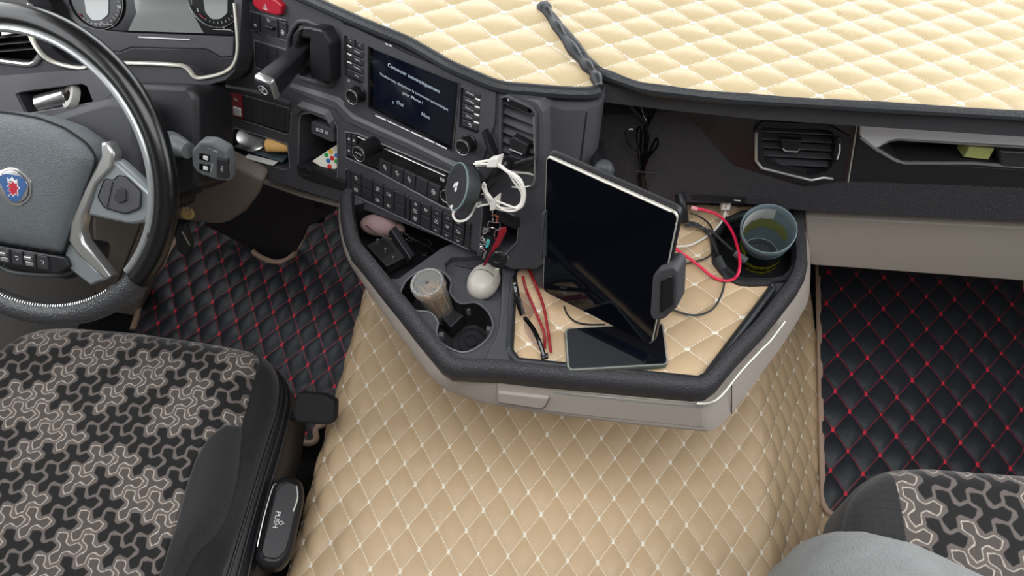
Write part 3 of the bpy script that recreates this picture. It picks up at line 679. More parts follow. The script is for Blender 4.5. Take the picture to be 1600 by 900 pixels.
knob('volume_knob', FS, 549, 152, .0035, .022, .0125, U); knob('menu_knob', FS, 722, 231, .0035, .022, .0125, U)
strokes(FS, 545, 126, .005, IC['power'], U, .0042)
for x, y in ((604, 69.5), (610, 72)): pbox(FS, [(x-2, y-2), (x+2, y-.6), (x+2, y+1.4), (x-2, y)], .0035, .0042, 'icon', U, 'slot_mark', .0001)
obj('card_slot', MB().tube([FS.P(*FS.L(x, y, .0035), .0036) for x, y in ((616, 73), (640, 84), (668, 96))], .0007, 5), 'deep', U)

# --- climate panel
U = thing('climate_panel', 'glossy black climate control panel with AUTO knob below the touchscreen', 'climate control', W(620, 260, .52))
cp = [(540, 205), (560, 209), (640, 243), (714, 275), (711, 331), (688, 321), (590, 269), (541, 247)]
m_ = MB(); m_.prism(FS, FS.Ls(cp), -.03, -.003, .001); obj('panel', m_, 'gloss', U)
obj('chrome_line', MB().tube([FS.P(*FS.L(x, y, -.002), -.002) for x, y in ((558, 213), (696, 275))], .0009, 6), 'silver', U)
Q = [(541, 206), (557, 211), (556, 249), (541, 244)]
for i in range(2):
    for j in range(2): b_ = pbox(FS, cell(Q, .05+.48*i, .48+.48*i, .04+.48*j, .48+.48*j), -.02, .001, 'button', U, 'button', .0008); strokes(FS, *mid(cell(Q, .05+.48*i, .48+.48*i, .04+.48*j, .48+.48*j)), .004, IC['fan'], b_, .0014, r=.0003)
k_, L_ = knob('temperature_knob', FS, 560, 241, -.003, .040, .0135, U, label='large round AUTO knob'); text('AUTO', FS, 0, 0, .0048, 'icon', k_, c=.0402, L=(L_[0], L_[1]+.001))
knob('fan_knob', FS, 696, 307, -.003, .008, .0115, U)
Q = [(592, 248), (688, 293), (685, 317), (592, 268)]
for i, g in enumerate(('seat', 'seat', 'seat', None, 'fan')):
    q_ = cell(Q, i/5+.006, (i+1)/5-.006, .0, .98); b_ = pbox(FS, q_, -.02, .0005, 'button', U, 'button', .0012)
    if g: strokes(FS, *mid(q_), .008, IC[g], b_, .0009)
text('88', FS, 691, 281, .009, 'icon', U, c=-.0026)

# --- main switch bank
U = thing('switch_bank', 'long double row of dark rocker switches with white icons under the climate panel', 'switches', W(640, 325, .45))
Q = [(540.5, 262), (736, 350.5), (733, 391), (541, 298.5)]
m_ = MB(); m_.prism(FS, FS.Ls(Q), -.03, -.004); obj('carrier', m_, 'deep', U)
def sw(u0, u1, v0, v1, g=None, c1=.003, parent=None, name='rocker_switch'):
    q_ = cell(Q, u0+.003, u1-.003, v0+.01, v1-.01); b_ = pbox(FS, q_, -.02, c1, 'button', parent or U, name, .0018)
    for gg, fy in (g or []): 
        cx, cy = mid(cell(Q, u0, u1, v0+(v1-v0)*max(0, fy-.1), v0+(v1-v0)*min(1, fy+.1))); strokes(FS, cx, cy, .0068, IC[gg], b_, c1+.0003)
    return b_
sw(.0, .036, 0, 1, name='end_cap')
gl = [(('seat', .55), ('box', .5)), (None, None), (('box', .6), ('truck', .5)), None, (None, None)]
for i in range(5):
    u0 = .036+.0876*i; u1 = u0+.0876
    if i == 3: sw(u0, u1, 0, 1, [('truck', .3), ('wave', .78)])
    else:
        g0, g1 = gl[i]; sw(u0, u1, 0, .5, [g0] if g0 else None, .004); sw(u0, u1, .5, 1, [g1] if g1 else None, .002)
sw(.478, .512, 0, 1, name='divider_blank')
sw(.516, .600, 0, 1, [('zero', .2), ('box', .48), ('fan', .78)])
sw(.600, .684, 0, .5, [('wave', .5)], .004); sw(.600, .684, .5, 1, None, .002)
for i, g in enumerate(('box', 'wave', 'truck')):
    u0 = .684+.0885*i; sw(u0, u0+.0885, 0, .31, [('up', .6)], .0045); sw(u0, u0+.0885, .31, .70, [(g, .5)], .003); sw(u0, u0+.0885, .70, 1, [('down', .5)], .002)
sw(.953, 1.0, 0, 1, name='end_cap')

# --- row with the red guarded switch
U = thing('auxiliary_switch_row', 'row of blank switches with one red guarded switch at its left', 'switches', W(400, 175, .5))
Q = [(353, 143), (453, 171.5), (452, 209), (356, 179)]
m_ = MB(); m_.prism(FS, FS.Ls([(352, 142), (454, 170), (454, 210), (354, 181)]), -.03, -.004); obj('carrier', m_, 'deep', U)
sw(.0, .05, 0, 1, parent=U, name='end_cap')
r_ = pbox(FS, cell(Q, .055, .235, 0, 1), -.02, .005, 'redd', U, 'guarded_switch', .001, label='red switch with a white rocker')
pbox(FS, cell(Q, .09, .20, .60, .93), .004, .0085, 'icon', r_, 'rocker', .001); strokes(FS, *mid(cell(Q, .06, .235, .1, .35)), .0065, IC['truck'], r_, .0053)
for i in range(4): sw(.24+.17*i, .24+.17*(i+1), 0, 1, parent=U, name='blank_switch')
sw(.925, 1.0, 0, 1, parent=U, name='end_cap')

# --- upper left: hazard switch and small blocks
U = thing('hazard_switch', 'red hazard warning switch with a white triangle at the top of the centre face', 'switch', W(415, 10, .66))
pbox(FS, [(393, -9), (403, -13), (430, -1), (441, 9), (439, 24), (431, 25), (404, 17), (394, 8)], -.005, .008, 'red', U, 'rocker', .003, r=.003)
a, b = FS.L(414, 11, .0085); m_ = MB()
m_.tube([FS.P(a+u, b+v, .0085) for u, v in ((-.0045, -.0035), (.0045, -.0035), (0, .0045))], .0005, 4, closed=True); m_.tube([FS.P(a+u, b+v, .0085) for u, v in ((-.0018, -.0018), (.0018, -.0018), (0, .0016))], .0004, 4, closed=True)
obj('triangle_icon', m_, 'icon', U)
U = thing('brake_switch_block', 'block of three small switches directly below the red hazard switch', 'switches', W(420, 40, .62))
m_ = MB(); m_.prism(FS, FS.Ls(opn['top3']), -.03, -.003); obj('carrier', m_, 'deep', U)
for q_, g in (([(393, 21), (404, 24), (404, 52), (394, 48)], 'zero'), ([(406, 22), (433, 31), (434, 60), (407, 52)], 'wave'), ([(435, 32), (447, 36), (448, 63), (436, 60)], 'fan')):
    b_ = pbox(FS, q_, -.02, .003, 'button', U, 'switch', .0012)
    c_ = mid(q_); strokes(FS, c_[0], c_[1]-(9 if g == 'wave' else -3), .007, IC[g], b_, .0033)
    if g == 'wave': pbox(FS, [(c_[0]-6, c_[1]-2), (c_[0]+6, c_[1]+2), (c_[0]+6, c_[1]+7), (c_[0]-6, c_[1]+3)], .003, .008, 'knob', b_, 'toggle', .0015)
U = thing('blank_switch_block', 'three plain dark blank switches beside the parking brake lever', 'switches', W(425, 90, .6))
m_ = MB(); m_.prism(FS, FS.Ls(opn['blank3']), -.03, -.004); obj('carrier', m_, 'deep', U)
Q = [(398, 64), (450, 79), (450, 121), (400, 104)]
for i in range(3): sw(i/3, (i+1)/3, 0, 1, parent=U, name='blank_switch')

# --- parking brake lever
U = thing('parking_brake_lever', 'black parking brake lever with chrome-edged end button marked P, left of the screen', 'lever', W(490, 90, .6))
ho = [(458, 44), (468, 33), (482, 33), (504, 43), (519, 66), (522, 130), (515, 134), (470, 121), (451, 95), (451, 60)]
pbox(FS, ho, -.05, -.045, 'deep', U, 'recess_plate', 0)
obj('surround', MB().tube([FS.P(a, b, .001) for a, b in rnd(FS.Ls(ho), .004)], .0035, 8, closed=True), 'dash', U)
# hood: two cheeks with a slot
def hood(px_, c1, name):
    pbox(FS, px_, -.03, c1, 'black', U, name, .004, r=.004)
hood([(485, 42), (503, 46), (516, 68), (517, 128), (511, 130), (484, 122), (482, 72)], .022, 'right_cheek')
hood([(456, 54), (466, 42), (474, 44), (466, 70), (463, 104), (452, 95)], .016, 'left_cheek')
hood([(464, 40), (488, 42), (495, 47), (487, 62), (470, 60)], .014, 'hood')
sh0 = FS.P(*FS.L(478, 76, .0), .0); tip = FS.P(*FS.L(416, 136, .092), .092); ax = (tip-sh0).normalized()
obj('pivot', MB().lathe(FS.P(*FS.L(470, 84, 0), 0), FS.X, [(.012, -.004), (.013, 0), (.013, .014), (.012, .018)], 20), 'charger', U)
sd = Vector(FS.X); u_ = ax.cross(sd).normalized(); sd = u_.cross(ax).normalized()
def rr_ring(c, w_, h_, e_=.3):
    out = []
    for k in range(20):
        t = 2*PI*k/20; cx, cy = math.cos(t), math.sin(t)
        out.append(c+sd*(w_*math.copysign(abs(cx)**.3, cx))+u_*(h_*math.copysign(abs(cy)**.3, cy)))
    return out
Ln = (tip-sh0).length
m_ = MB(); m_.loft([rr_ring(sh0-ax*.01, .008, .008), rr_ring(sh0+ax*.015, .009, .009), rr_ring(sh0+ax*.018, .0125, .013), rr_ring(sh0+ax*(Ln*.5), .0135, .0145), rr_ring(sh0+ax*(Ln*.8), .015, .017), rr_ring(sh0+ax*(Ln-.004), .0155, .0175)]); obj('grip', m_, 'black', U, sm=40)
m_ = MB(); m_.loft([rr_ring(sh0+ax*(Ln-.006), .0162, .0182), rr_ring(sh0+ax*(Ln+.001), .0162, .0182), rr_ring(sh0+ax*(Ln+.004), .014, .016)]); obj('end_ring', m_, 'silver', U, sm=40)
m_ = MB(); m_.loft([rr_ring(sh0+ax*(Ln+.002), .013, .015), rr_ring(sh0+ax*(Ln+.006), .0125, .0145), rr_ring(sh0+ax*(Ln+.007), .010, .012)]); bt_ = obj('release_button', m_, 'button', U, sm=40)
pc = sh0+ax*(Ln+.0075); EP = Plane(pc, 0, 0); EP.X, EP.Y, EP.N = np.array(sd), np.array(u_), np.array(ax)
if EP.Y[2] < 0: EP.Y = -EP.Y
if np.cross(EP.X, EP.Y)@EP.N < 0: EP.X = -EP.X
text('P', EP, 0, 0, .011, 'icon', bt_, c=0, L=(0, 0)); obj('ring_icon', MB().tube([EP.P(.0075*math.cos(k*PI/10), .0075*math.sin(k*PI/10), 0) for k in range(20)], .0005, 4, closed=True), 'icon', bt_)

# --- USB panel, pigeonholes and what lies in them
U = thing('usb_socket_panel', 'small USB socket panel in the middle cubby under the silver hood', 'socket', W(503, 206, .5))
pbox(FS, [(486, 190), (520, 203), (522, 222), (515, 221), (486, 208)], -.02, -.004, 'dash', U, 'panel', .001, r=.002)
pbox(FS, [(494, 200), (504, 203), (504, 207), (494, 204)], -.005, -.0035, 'icon', U, 'usb_port', .0002); pbox(FS, [(495, 200.7), (503, 203.5), (503, 205), (495, 202)], -.004, -.0032, 'deep', U, 'port_gap', 0)
strokes(FS, 510, 207, .006, [circ(.5, 8), [(-.3, 0), (.4, 0)]], U, -.0037)
U = thing('pull_out_ledge', 'black pull-out cup ledge below the middle cubby', 'cup holder', W(495, 275, .42))
pbox(FS, [(462, 259), (474, 257), (500, 269), (528, 281), (540, 285), (540, 300), (520, 294), (480, 282), (466, 274)], -.03, .006, 'black', U, 'ledge', .003, r=.004)
obj('lip', MB().tube([FS.P(*FS.L(x, y, .007), .007) for x, y in ((469, 263), (477, 261), (487, 267), (485, 275), (476, 274), (468, 269))], .0012, 6, closed=True), 'button', U)
FC = FS.shift(-.01)
U = thing('game_card', 'small white remote card with round coloured buttons in the middle cubby', 'remote', W(510, 250, .45))
GC = plane3(W(487, 252, .435), W(517, 269, .425), W(525, 224, .47))
gq = [(487, 252), (517, 270), (531, 258), (534, 234), (526, 226)]
cd_ = obj('card', MB().prism(GC, rnd(GC.Ls(gq), .003), -.004, 0, .001), 'cream_pl', U)
for x, y, k in ((517, 237, 'yellow'), (510, 242, 'green'), (519, 247, 'red'), (526, 243, 'blue'), (513, 251, 'blue'), (515, 260, 'red'), (526, 252, 'green')):
    a, b = GC.L(x, y); obj('round_button', MB().lathe(GC.P(a, b, -.0005), GC.N, [(.0042, 0), (.0042, .0012), (.0035, .0016)], 12), 'dot_'+k, U)
text('C', GC, 523, 234, .006, 'knob', U, c=.0002)
PH = plane3(W(368, 240, .42), W(445, 262, .41), W(380, 205, .44))
def inpig(name, label, cat, px, z, th, m, **kw):
    pl = flat(z); poly = pl.Ls(px); t = thing(name, label, cat, pl.P(*poly[0])); obj('sheet', MB().prism(pl, poly, -th, 0, min(.001, th*.4)), m, t); return t
inpig('folded_paper', 'folded light grey paper sticking out of the left pigeonhole', 'paper', [(381, 246), (388, 240), (434, 252), (426, 258)], .392, .002, 'paper')
inpig('blue_folder', 'blue-grey folded papers stacked in the left pigeonhole', 'papers', [(366, 228), (380, 222), (452, 240), (440, 252)], .398, .004, 'paperblue')
inpig('brown_wallet', 'brown wallet lying under the silver tin in the left pigeonhole', 'wallet', [(372, 222), (392, 212), (430, 226), (420, 238)], .405, .005, 'brown')
U = thing('metal_tin', 'ribbed silver tin lying in the left pigeonhole', 'tin', W(395, 215, .42))
c_ = W(398, 219, .408); m_ = MB(); m_.lathe(c_, (0, 0, 1), [(.028, 0), (.029, .003), (.027, .005), (.029, .008), (.027, .011), (.029, .014), (.024, .016)], 26); obj('body', m_, 'silver', U)
U = thing('cork_roll', 'tan cylindrical roll lying in the left pigeonhole beside the tin', 'roll', W(425, 228, .43))
a_ = W(416, 227, .43); b_ = W(448, 228, .43); m_ = MB(); m_.lathe(a_, (b_-a_), [(.009, 0), (.0115, .001), (.0115, .035), (.010, .06)], 18); obj('roll', m_, 'cork', U)
obj('end_disc', MB().lathe(a_+(a_-b_).normalized()*.0005, (a_-b_), [(.008, 0), (.006, .0006)], 16), 'cloudy', U)

# --- centre vent
U = thing('centre_air_vent', 'tall centre air vent with slanted black louvres at the right end of the centre face', 'air vent', W(810, 200, .6))
vo = opn['vent']
obj('frame', MB().tube([FS.P(a, b, .001) for a, b in FS.Ls(vo)], .0025, 8, closed=True), 'dash', U)
for i in range(7):
    y0 = 160+i*15; x1 = 834
    p0, p1 = FS.L(784, y0, -.006), FS.L(x1, y0+20, -.006)
    N_, Y_ = Vector(FS.N), Vector(FS.Y); q0, q1 = FS.P(*p0, -.004), FS.P(*p1, -.004); d_ = (N_*-.018+Y_*.013); t_ = Y_*.0014
    obj('louvre', MB().loft([[q0, q0+t_, q0+d_+t_, q0+d_], [q1, q1+t_, q1+d_+t_, q1+d_]]), 'dash', U)
pbox(FS, [(795, 219), (801, 213), (826, 226), (820, 245), (797, 234)], -.006, .006, 'black', U, 'louvre_tab', .002); obj('tab_accent', MB().tube([FS.P(*FS.L(x, y, .006), .0062) for x, y in ((797, 233), (816, 241))], .0011, 6), 'silver', U)
obj('silver_edge', MB().tube([FS.P(*FS.L(x, y, .002), .003) for x, y in ((835, 182), (837, 246), (833, 256))], .0018, 8), 'silver', U)
pbox(FS, [(791, 157), (798, 155), (823, 168), (826, 177), (795, 164)], -.01, .001, 'knob', U, 'thumb_wheel', .001)
obj('wheel_mark', MB().tube([FS.P(*FS.L(x, y, .0012), .0012) for x, y in ((793, 153), (795, 158))], .0008, 5), 'icon', U)
# --- passenger vent
U = thing('passenger_air_vent', 'wide air vent with chrome-edged frame left of the silver passenger trim', 'air vent', W(1245, 235, .55))
vo = [(1188, 197), (1296, 201), (1303, 209), (1300, 257), (1291, 266), (1264, 272), (1195, 251)]
fo_ = [(1179, 200), (1190, 188), (1291, 192), (1328, 212), (1318, 279), (1298, 283), (1265, 289), (1188, 265), (1179, 254)]
m_ = MB(); m_.plate(FP, rnd(FP.Ls(fo_), .004), [rnd(FP.Ls(vo), .004)], -.01, .004); obj('frame', m_, 'black', U, sm=0)
obj('chrome_edge', MB().tube([FP.P(*FP.L(x, y, .004), .005) for x, y in ((1181, 206), (1181, 250), (1190, 262), (1230, 272), (1267, 281), (1286, 277), (1301, 279))], .0025, 8, sm=0), 'silver', U)
for i in range(5):
    y0 = 206+i*12.5; q0, q1 = FP.P(*FP.L(1190, y0, -.004), -.004), FP.P(*FP.L(1300, y0+5.5, -.004), -.004); N_, Y_ = Vector(FP.N), Vector(FP.Y); d_ = N_*-.022+Y_*.004; t_ = Y_*.0018
    obj('louvre', MB().loft([[q0, q0+t_, q0+d_+t_, q0+d_], [q1, q1+t_, q1+d_+t_, q1+d_]]), 'dash', U)
tb = pbox(FP, [(1219, 217), (1253, 219), (1250, 238), (1222, 236)], -.006, .002, 'black', U, 'louvre_tab', .0015); obj('tab_accent', MB().tube([FP.P(*FP.L(x, y, .003), .003) for x, y in ((1223, 232), (1227, 236), (1245, 237), (1250, 232))], .0013, 6), 'silver', tb)
tw = pbox(FP, [(1307, 214), (1314, 216), (1316, 228), (1310, 254), (1303, 254), (1302, 240)], -.004, .008, 'knob', U, 'thumb_wheel', .002); obj('wheel_mark', MB().tube([FP.P(*FP.L(x, y, .0085), .0085) for x, y in ((1312, 225), (1312, 236), (1308, 249))], .0011, 6), 'icon', tw)

# ================================================================== driver's side: instrument panel
U = thing('instrument_panel', 'instrument binnacle with pale gold frame, two round gauges and a grey display', 'instrument cluster', DF.P(0, 0, 0))
fr_px = [(20, -30), (47, 6), (45, 45), (60, 78), (84, 97), (125, 106), (150, 99), (190, 98), (270, 101), (292, 106), (306, 121), (330, 119), (352, 112), (366, 98), (371, 70), (366, 5), (362, -30)]
v_px = [(-40, 40), (10, 44), (42, 46), (52, 70), (60, 82), (48, 97), (0, 92), (-40, 88)]
cub = [(28, 146), (40, 142), (130, 130), (140, 134), (150, 160), (44, 178)]
ou = [(-70, -30), (380, -30), (373, 90), (366, 112), (352, 125), (318, 134), (316, 300), (230, 330), (60, 350), (-70, 350)]
m_ = MB(); m_.plate(DF, DF.Ls(ou), [DF.Ls(fr_px), DF.Ls(v_px), DF.Ls(cub)], -.05, 0); obj('panel', m_, 'dash', U, sm=0)
m_ = MB(); m_.prism(DF, DF.Ls(ou), -.075, -.0502); obj('backing', m_, 'deep', U)
obj('pale_frame', MB().tube([DF.P(a, b, .002) for a, b in DF.Ls(fr_px[1:-1], .002)], .0042, 10, sm=4, rr=.6), 'frame', U, label='pale gold frame line')
# lower shelf inside the frame, slopes to the gauges
GP = DF.shift(-.035)
for px_, c0, c1, mm, nn in (([(60, -30), (366, -30), (365, 56), (200, 50), (130, 46), (110, 30), (95, 0)], -.02, -.012, 'cluster', 'gauge_glass'),
                            ([(120, 42), (200, 51), (366, 57), (364, 88), (345, 90), (322, 77), (205, 74), (186, 82), (140, 74)], -.03, -.006, 'dash', 'shelf'),
                            ([(70, 60), (140, 74), (186, 82), (205, 74), (322, 77), (345, 90), (366, 88), (366, 112), (306, 121), (285, 104), (130, 100), (80, 95)], -.03, 0, 'black', 'shelf_front')):
    pbox(GP, px_, c0, c1, mm, U, nn, .002)
pbox(GP, [(205, -20), (300, -20), (300, 20), (318, 52), (200, 48), (213, 20)], -.012, -.0105, 'clusterscreen', U, 'display', .0003)
pbox(GP, [(216, 57), (296, 61), (296, 63), (216, 59)], -.008, -.004, 'icon', U, 'light_line', .0002)
for cx, cy, r, tx, rr_ in ((150, -2, .047, ('20', 186, 11), 1), (336, -4, .045, ('5', 309, 16), 1)):
    a, b = GP.L(cx, cy, -.0115); gg = obj('gauge', MB().lathe(GP.P(a, b, -.0118), GP.N, [(r, 0), (r, .003), (r*.94, .0035), (r*.93, .001)], 40), 'cluster', U)
    obj('gauge_ring', MB().tube([GP.P(a+r*math.cos(t*PI/20+.3), b+r*math.sin(t*PI/20+.3), -.008) for t in range(-20, 12)], .0007, 5), 'silver', gg)
    pbox(GP, rnd([(cx-22, cy-25), (cx+20, cy-25), (cx+19, cy+25), (cx+8, cy+34), (cx-6, cy+34), (cx-16, cy+22)], 4), -.0118, -.0088, 'gauge', gg, 'gauge_screen', .0004)
    m_ = MB()
    for k in range(13):
        t = -2.2+k*.18; m_.tube([GP.P(a+r*q_*math.cos(t), b+r*q_*math.sin(t), -.0088) for q_ in (.80, .88)], .0003, 4)
    obj('ticks', m_, 'icon', gg, kind='stuff')
    m_ = MB(); m_.tube([GP.P(a+r*.84*math.cos(t), b+r*.84*math.sin(t), -.0086) for t in ((-2.45, -2.3) if cx < 200 else (-2.35, -2.2, -2.05))], .0009, 5); obj('red_zone', m_, 'redd', gg)
    text(tx[0], GP, tx[1], tx[2], .007, 'icon', gg, c=-.0085); text('1/2' if cx < 200 else 'L        H', GP, cx+8, 35 if cx < 200 else 43, .004, 'icon', gg, c=-.0085)
    obj('level_line', MB().tube([GP.P(*GP.L(x, y, -.0085), -.0085) for x, y in ((cx-4, 37 if cx < 200 else 46), (cx+24, 38 if cx < 200 else 47), (cx+28, 42 if cx < 200 else 50))], .0004, 4), 'icon', gg)
# side vent
U = thing('side_air_vent', 'air vent with silver lower edge at the far left behind the wheel rim', 'air vent', DF.P(-.28, 0, 0))
obj('silver_edge', MB().tube([DF.P(*DF.L(x, y, .002), .002) for x, y in ((-40, 92), (0, 96), (48, 101), (63, 88))], .004, 8, sm=4), 'silver', U)
for i in range(4):
    q0, q1 = DF.P(*DF.L(-40, 52+i*11, -.003), -.003), DF.P(*DF.L(47+i*2, 44+i*11, -.003), -.003); N_, Y_ = Vector(DF.N), Vector(DF.Y); d_ = N_*-.02+Y_*.004; t_ = Y_*.0014
    obj('louvre', MB().loft([[q0, q0+t_, q0+d_+t_, q0+d_], [q1, q1+t_, q1+d_+t_, q1+d_]]), 'button', U)
pbox(DF, [(0, 47), (20, 44), (21, 53), (2, 57)], -.004, .004, 'silver', U, 'louvre_tab', .0015)
# cubby contents
obj('console_panel', MB().plate(DF, DF.Ls([(-70, 118), (8, 118), (80, 112), (150, 108), (185, 112), (200, 135), (200, 200), (90, 215), (-70, 215)], .0), [DF.Ls(cub)], .0005, .006), 'dashl', T_DB, sm=0, label='lighter grey lower console panel')
cedge = obj('cubby_edge', MB().tube([DF.P(a, b, .001) for a, b in DF.Ls(cub)], .0018, 6, closed=True), 'dashl', T_DB)
U = thing('metal_canister', 'dull silver cylindrical canister lying in the cubby behind the wheel', 'canister', DF.P(*DF.L(80, 155), -.02))
a_, b_ = DF.P(*DF.L(62, 163, -.012), -.012), DF.P(*DF.L(105, 151, -.012), -.012); obj('canister', MB().lathe(a_, b_-a_, [(.013, 0), (.0155, .002), (.0155, .055), (.014, .058)], 22), 'silver', U)
U = thing('tape_roll', 'pale roll of tape lying beside the silver canister in the cubby', 'tape', DF.P(*DF.L(115, 150), -.02))
c_ = DF.P(*DF.L(110, 151, -.002), -.004); ax_ = Vector(DF.N)*.7-Vector(DF.X)*.5+Vector(DF.Y)*.3
obj('roll', MB().lathe(c_, ax_, [(.009, -.006), (.020, -.006), (.021, 0), (.020, .006), (.015, .0065), (.0145, .005), (.009, .0055)], 28, cap=False), 'paper', U)
obj('core', MB().lathe(c_, ax_, [(.0095, -.005), (.0095, .004), (.008, .004), (.008, -.005)], 24), 'brown', U)

# steering column shroud and lower panels
SW = Plane(Vector((-.772, .601, .583)), -3.9, 41.2)
U = thing('steering_column', 'dark plastic steering column housing behind the wheel', 'steering column', SW.P(0, 0, -.1))
pbox(SW, [(-10, 186), (56, 186), (95, 174), (130, 162), (165, 152), (205, 158), (216, 200), (212, 300), (60, 300), (-10, 290)], -.075, -.045, 'dash', U, 'upper_shroud', .012, r=.012, sm=50)
pbox(SW, [(150, 160), (190, 128), (296, 132), (309, 150), (311, 292), (290, 302), (262, 306), (200, 290)], -.20, -.10, 'black', U, 'side_shroud', .010, r=.012, sm=50)
pbox(SW, [(60, 290), (262, 300), (262, 328), (225, 342), (150, 335), (70, 320)], -.20, -.12, 'black', U, 'lower_shroud', .010, r=.012, sm=50)
PK = Plane(W(357, 257, .40), -2, 0)
U = thing('knee_panel', 'taupe lower knee panel under the dashboard on the driver side', 'panel', PK.P(0, 0, 0))
pbox(PK, [(356, 254), (413, 282), (404, 305), (384, 332), (362, 347), (345, 352), (300, 348), (262, 340), (240, 345), (190, 335), (200, 250), (300, 230)], -.03, 0, 'beigedark', U, 'panel', .008, r=.01)
pbox(PK, [(140, 330), (232, 335), (224, 395), (232, 452), (208, 516), (150, 520)], -.08, -.005, 'beige', U, 'column_foot', .012, r=.01)
pbox(PK.shift(-.25), [(398, 262), (545, 316), (500, 346), (480, 356), (474, 374), (464, 390), (450, 401), (430, 406), (412, 401), (398, 391), (318, 352), (340, 300)], -.02, 0, 'footwell', U, 'footwell_panel', .004)
U = thing('brake_pedal', 'black ribbed rubber pedal pad hanging in the dark driver footwell', 'pedal', W(490, 330, -.08))
PP = plane3(W(474, 318, -.06), W(508, 326, -.06), W(476, 346, -.11))
pp_ = pbox(PP, [(474, 318), (507, 326), (504, 350), (476, 345)], -.012, 0, 'rubber', U, 'pad', .003, r=.006)
for k in range(5): obj('rib', MB().tube([PP.P(*PP.L(477, 323+k*5, 0), .0005), PP.P(*PP.L(503, 329+k*5, 0), .0005)], .0012, 5), 'button', pp_)
obj('arm', MB().tube([PP.P(*PP.L(492, 330), -.01), W(500, 300, .1), W(505, 290, .25)], .009, 8), 'black', U)

# ================================================================== steering wheel
U = thing('steering_wheel', 'large black leather steering wheel with silver spokes and an emblem on its grained hub', 'steering wheel', SW.P(0, 0, 0))
def arc(r, t0, t1, n, c=0): return [SW.P(r*math.cos(t0+(t1-t0)*k/n), r*math.sin(t0+(t1-t0)*k/n), c) for k in range(n+1)]
obj('rim', MB().tube(arc(.2155, 0, 2*PI, 96)[:-1], .0165, 16, closed=True), 'rim', U)
obj('rim_inlay', MB().tube(arc(.1975, rad(-38), rad(218), 80, .005), .0060, 10), 'inlay', U, label='satin silver inner inlay ring')
obj('lower_grip', MB().tube(arc(.2150, rad(-140), rad(-38), 50), .0175, 18), 'grip', U, label='perforated grey grip along the bottom of the rim')
m_ = MB()
for k in range(64):
    t = rad(-128)+k*rad(76)/63; p = lambda r, c: SW.P(r*math.cos(t), r*math.sin(t), c)
    m_.tube([p(.2005, .0095), p(.1975, .0075)], .0010, 4)
obj('grip_stitching', m_, 'silver', U, kind='stuff')
mir = lambda P: P+[(-a, b) for a, b in reversed(P) if a > .001]
def swl(px, c=0): return [SW.L(x, y, c) for x, y in px]
padR = [(0, .083), (.035, .082), (.072, .074), (.104, .058), (.117, .042), (.115, .028), (.098, -.010), (.078, -.060), (.060, -.108), (0, -.108)]
padp = rnd(mir(padR)[:-1] if False else mir(padR), .006, 2)
# domed airbag pad
pc_ = ccw(padp)
m_ = MB(); R_ = [(-.03, 0), (.012, 0), (.018, .003), (.022, .010), (.0245, .022), (.026, .04)]
rings = [[SW.P(a, b, c) for a, b in (inset(pc_, i) if i and i < .012 else [(x_*(1-i/.085), (y_)*(1-i/.085)) for x_, y_ in pc_])] for c, i in R_]
m_.loft(rings); pad = obj('hub_pad', m_, 'pad', U, sm=60, label='grained grey hub pad')
obj('pad_seam', MB().tube([SW.P(a*1.01, b*1.01, .012) for a, b in pc_], .0016, 6, closed=True), 'deep', U)
# emblem
em = (0.002, -.016); EPz = .0262
def disc(name, r, c0, c1, m, parent, sh=None, n=40):
    poly = [(em[0]+r*math.cos(2*PI*k/n)*(1 if not sh else sh(2*PI*k/n)), em[1]+r*math.sin(2*PI*k/n)*(1 if not sh else sh(2*PI*k/n))) for k in range(n)]
    return obj(name, MB().prism(SW, poly, c0, c1, .0004), m, parent)
embl = disc('emblem', .0265, EPz-.004, EPz+.0012, 'chrome', U, lambda t: 1.0+(.07 if math.cos(3*(t-rad(30))) > .55 else 0))
disc('emblem_ring', .0235, EPz+.001, EPz+.0018, 'button', embl); disc('emblem_ring', .0225, EPz+.0012, EPz+.0024, 'chrome', embl)
disc('emblem_shield', .0195, EPz+.002, EPz+.003, 'blue', embl, lambda t: 1+.13*math.cos(3*(t+rad(90))), 48)
gr = [(-.007, -.0135), (-.002, -.009), (-.001, -.013), (.003, -.009), (.006, -.011), (.006, -.004), (.009, -.001), (.006, .002), (.007, .006), (.003, .005), (.0, .008), (-.002, .004), (-.007, .005), (-.005, .001), (-.008, -.001), (-.004, -.003), (-.008, -.007), (-.004, -.007)]
obj('emblem_outline', MB().prism(SW, [(em[0]+a*1.2, em[1]+b*1.2+.0005) for a, b in gr], EPz+.003, EPz+.0033), 'icon', embl, sm=0)
obj('emblem_griffin', MB().prism(SW, [(em[0]+a, em[1]+b) for a, b in gr], EPz+.003, EPz+.0036), 'red', embl, sm=0)
cw = [(-.007, .006), (-.008, .012), (-.004, .009), (0, .014), (.004, .009), (.008, .012), (.007, .006), (.003, .008), (-.003, .008)]
obj('emblem_crown', MB().prism(SW, [(em[0]+a, em[1]+b) for a, b in cw], EPz+.003, EPz+.0038), 'icon', embl, sm=0)
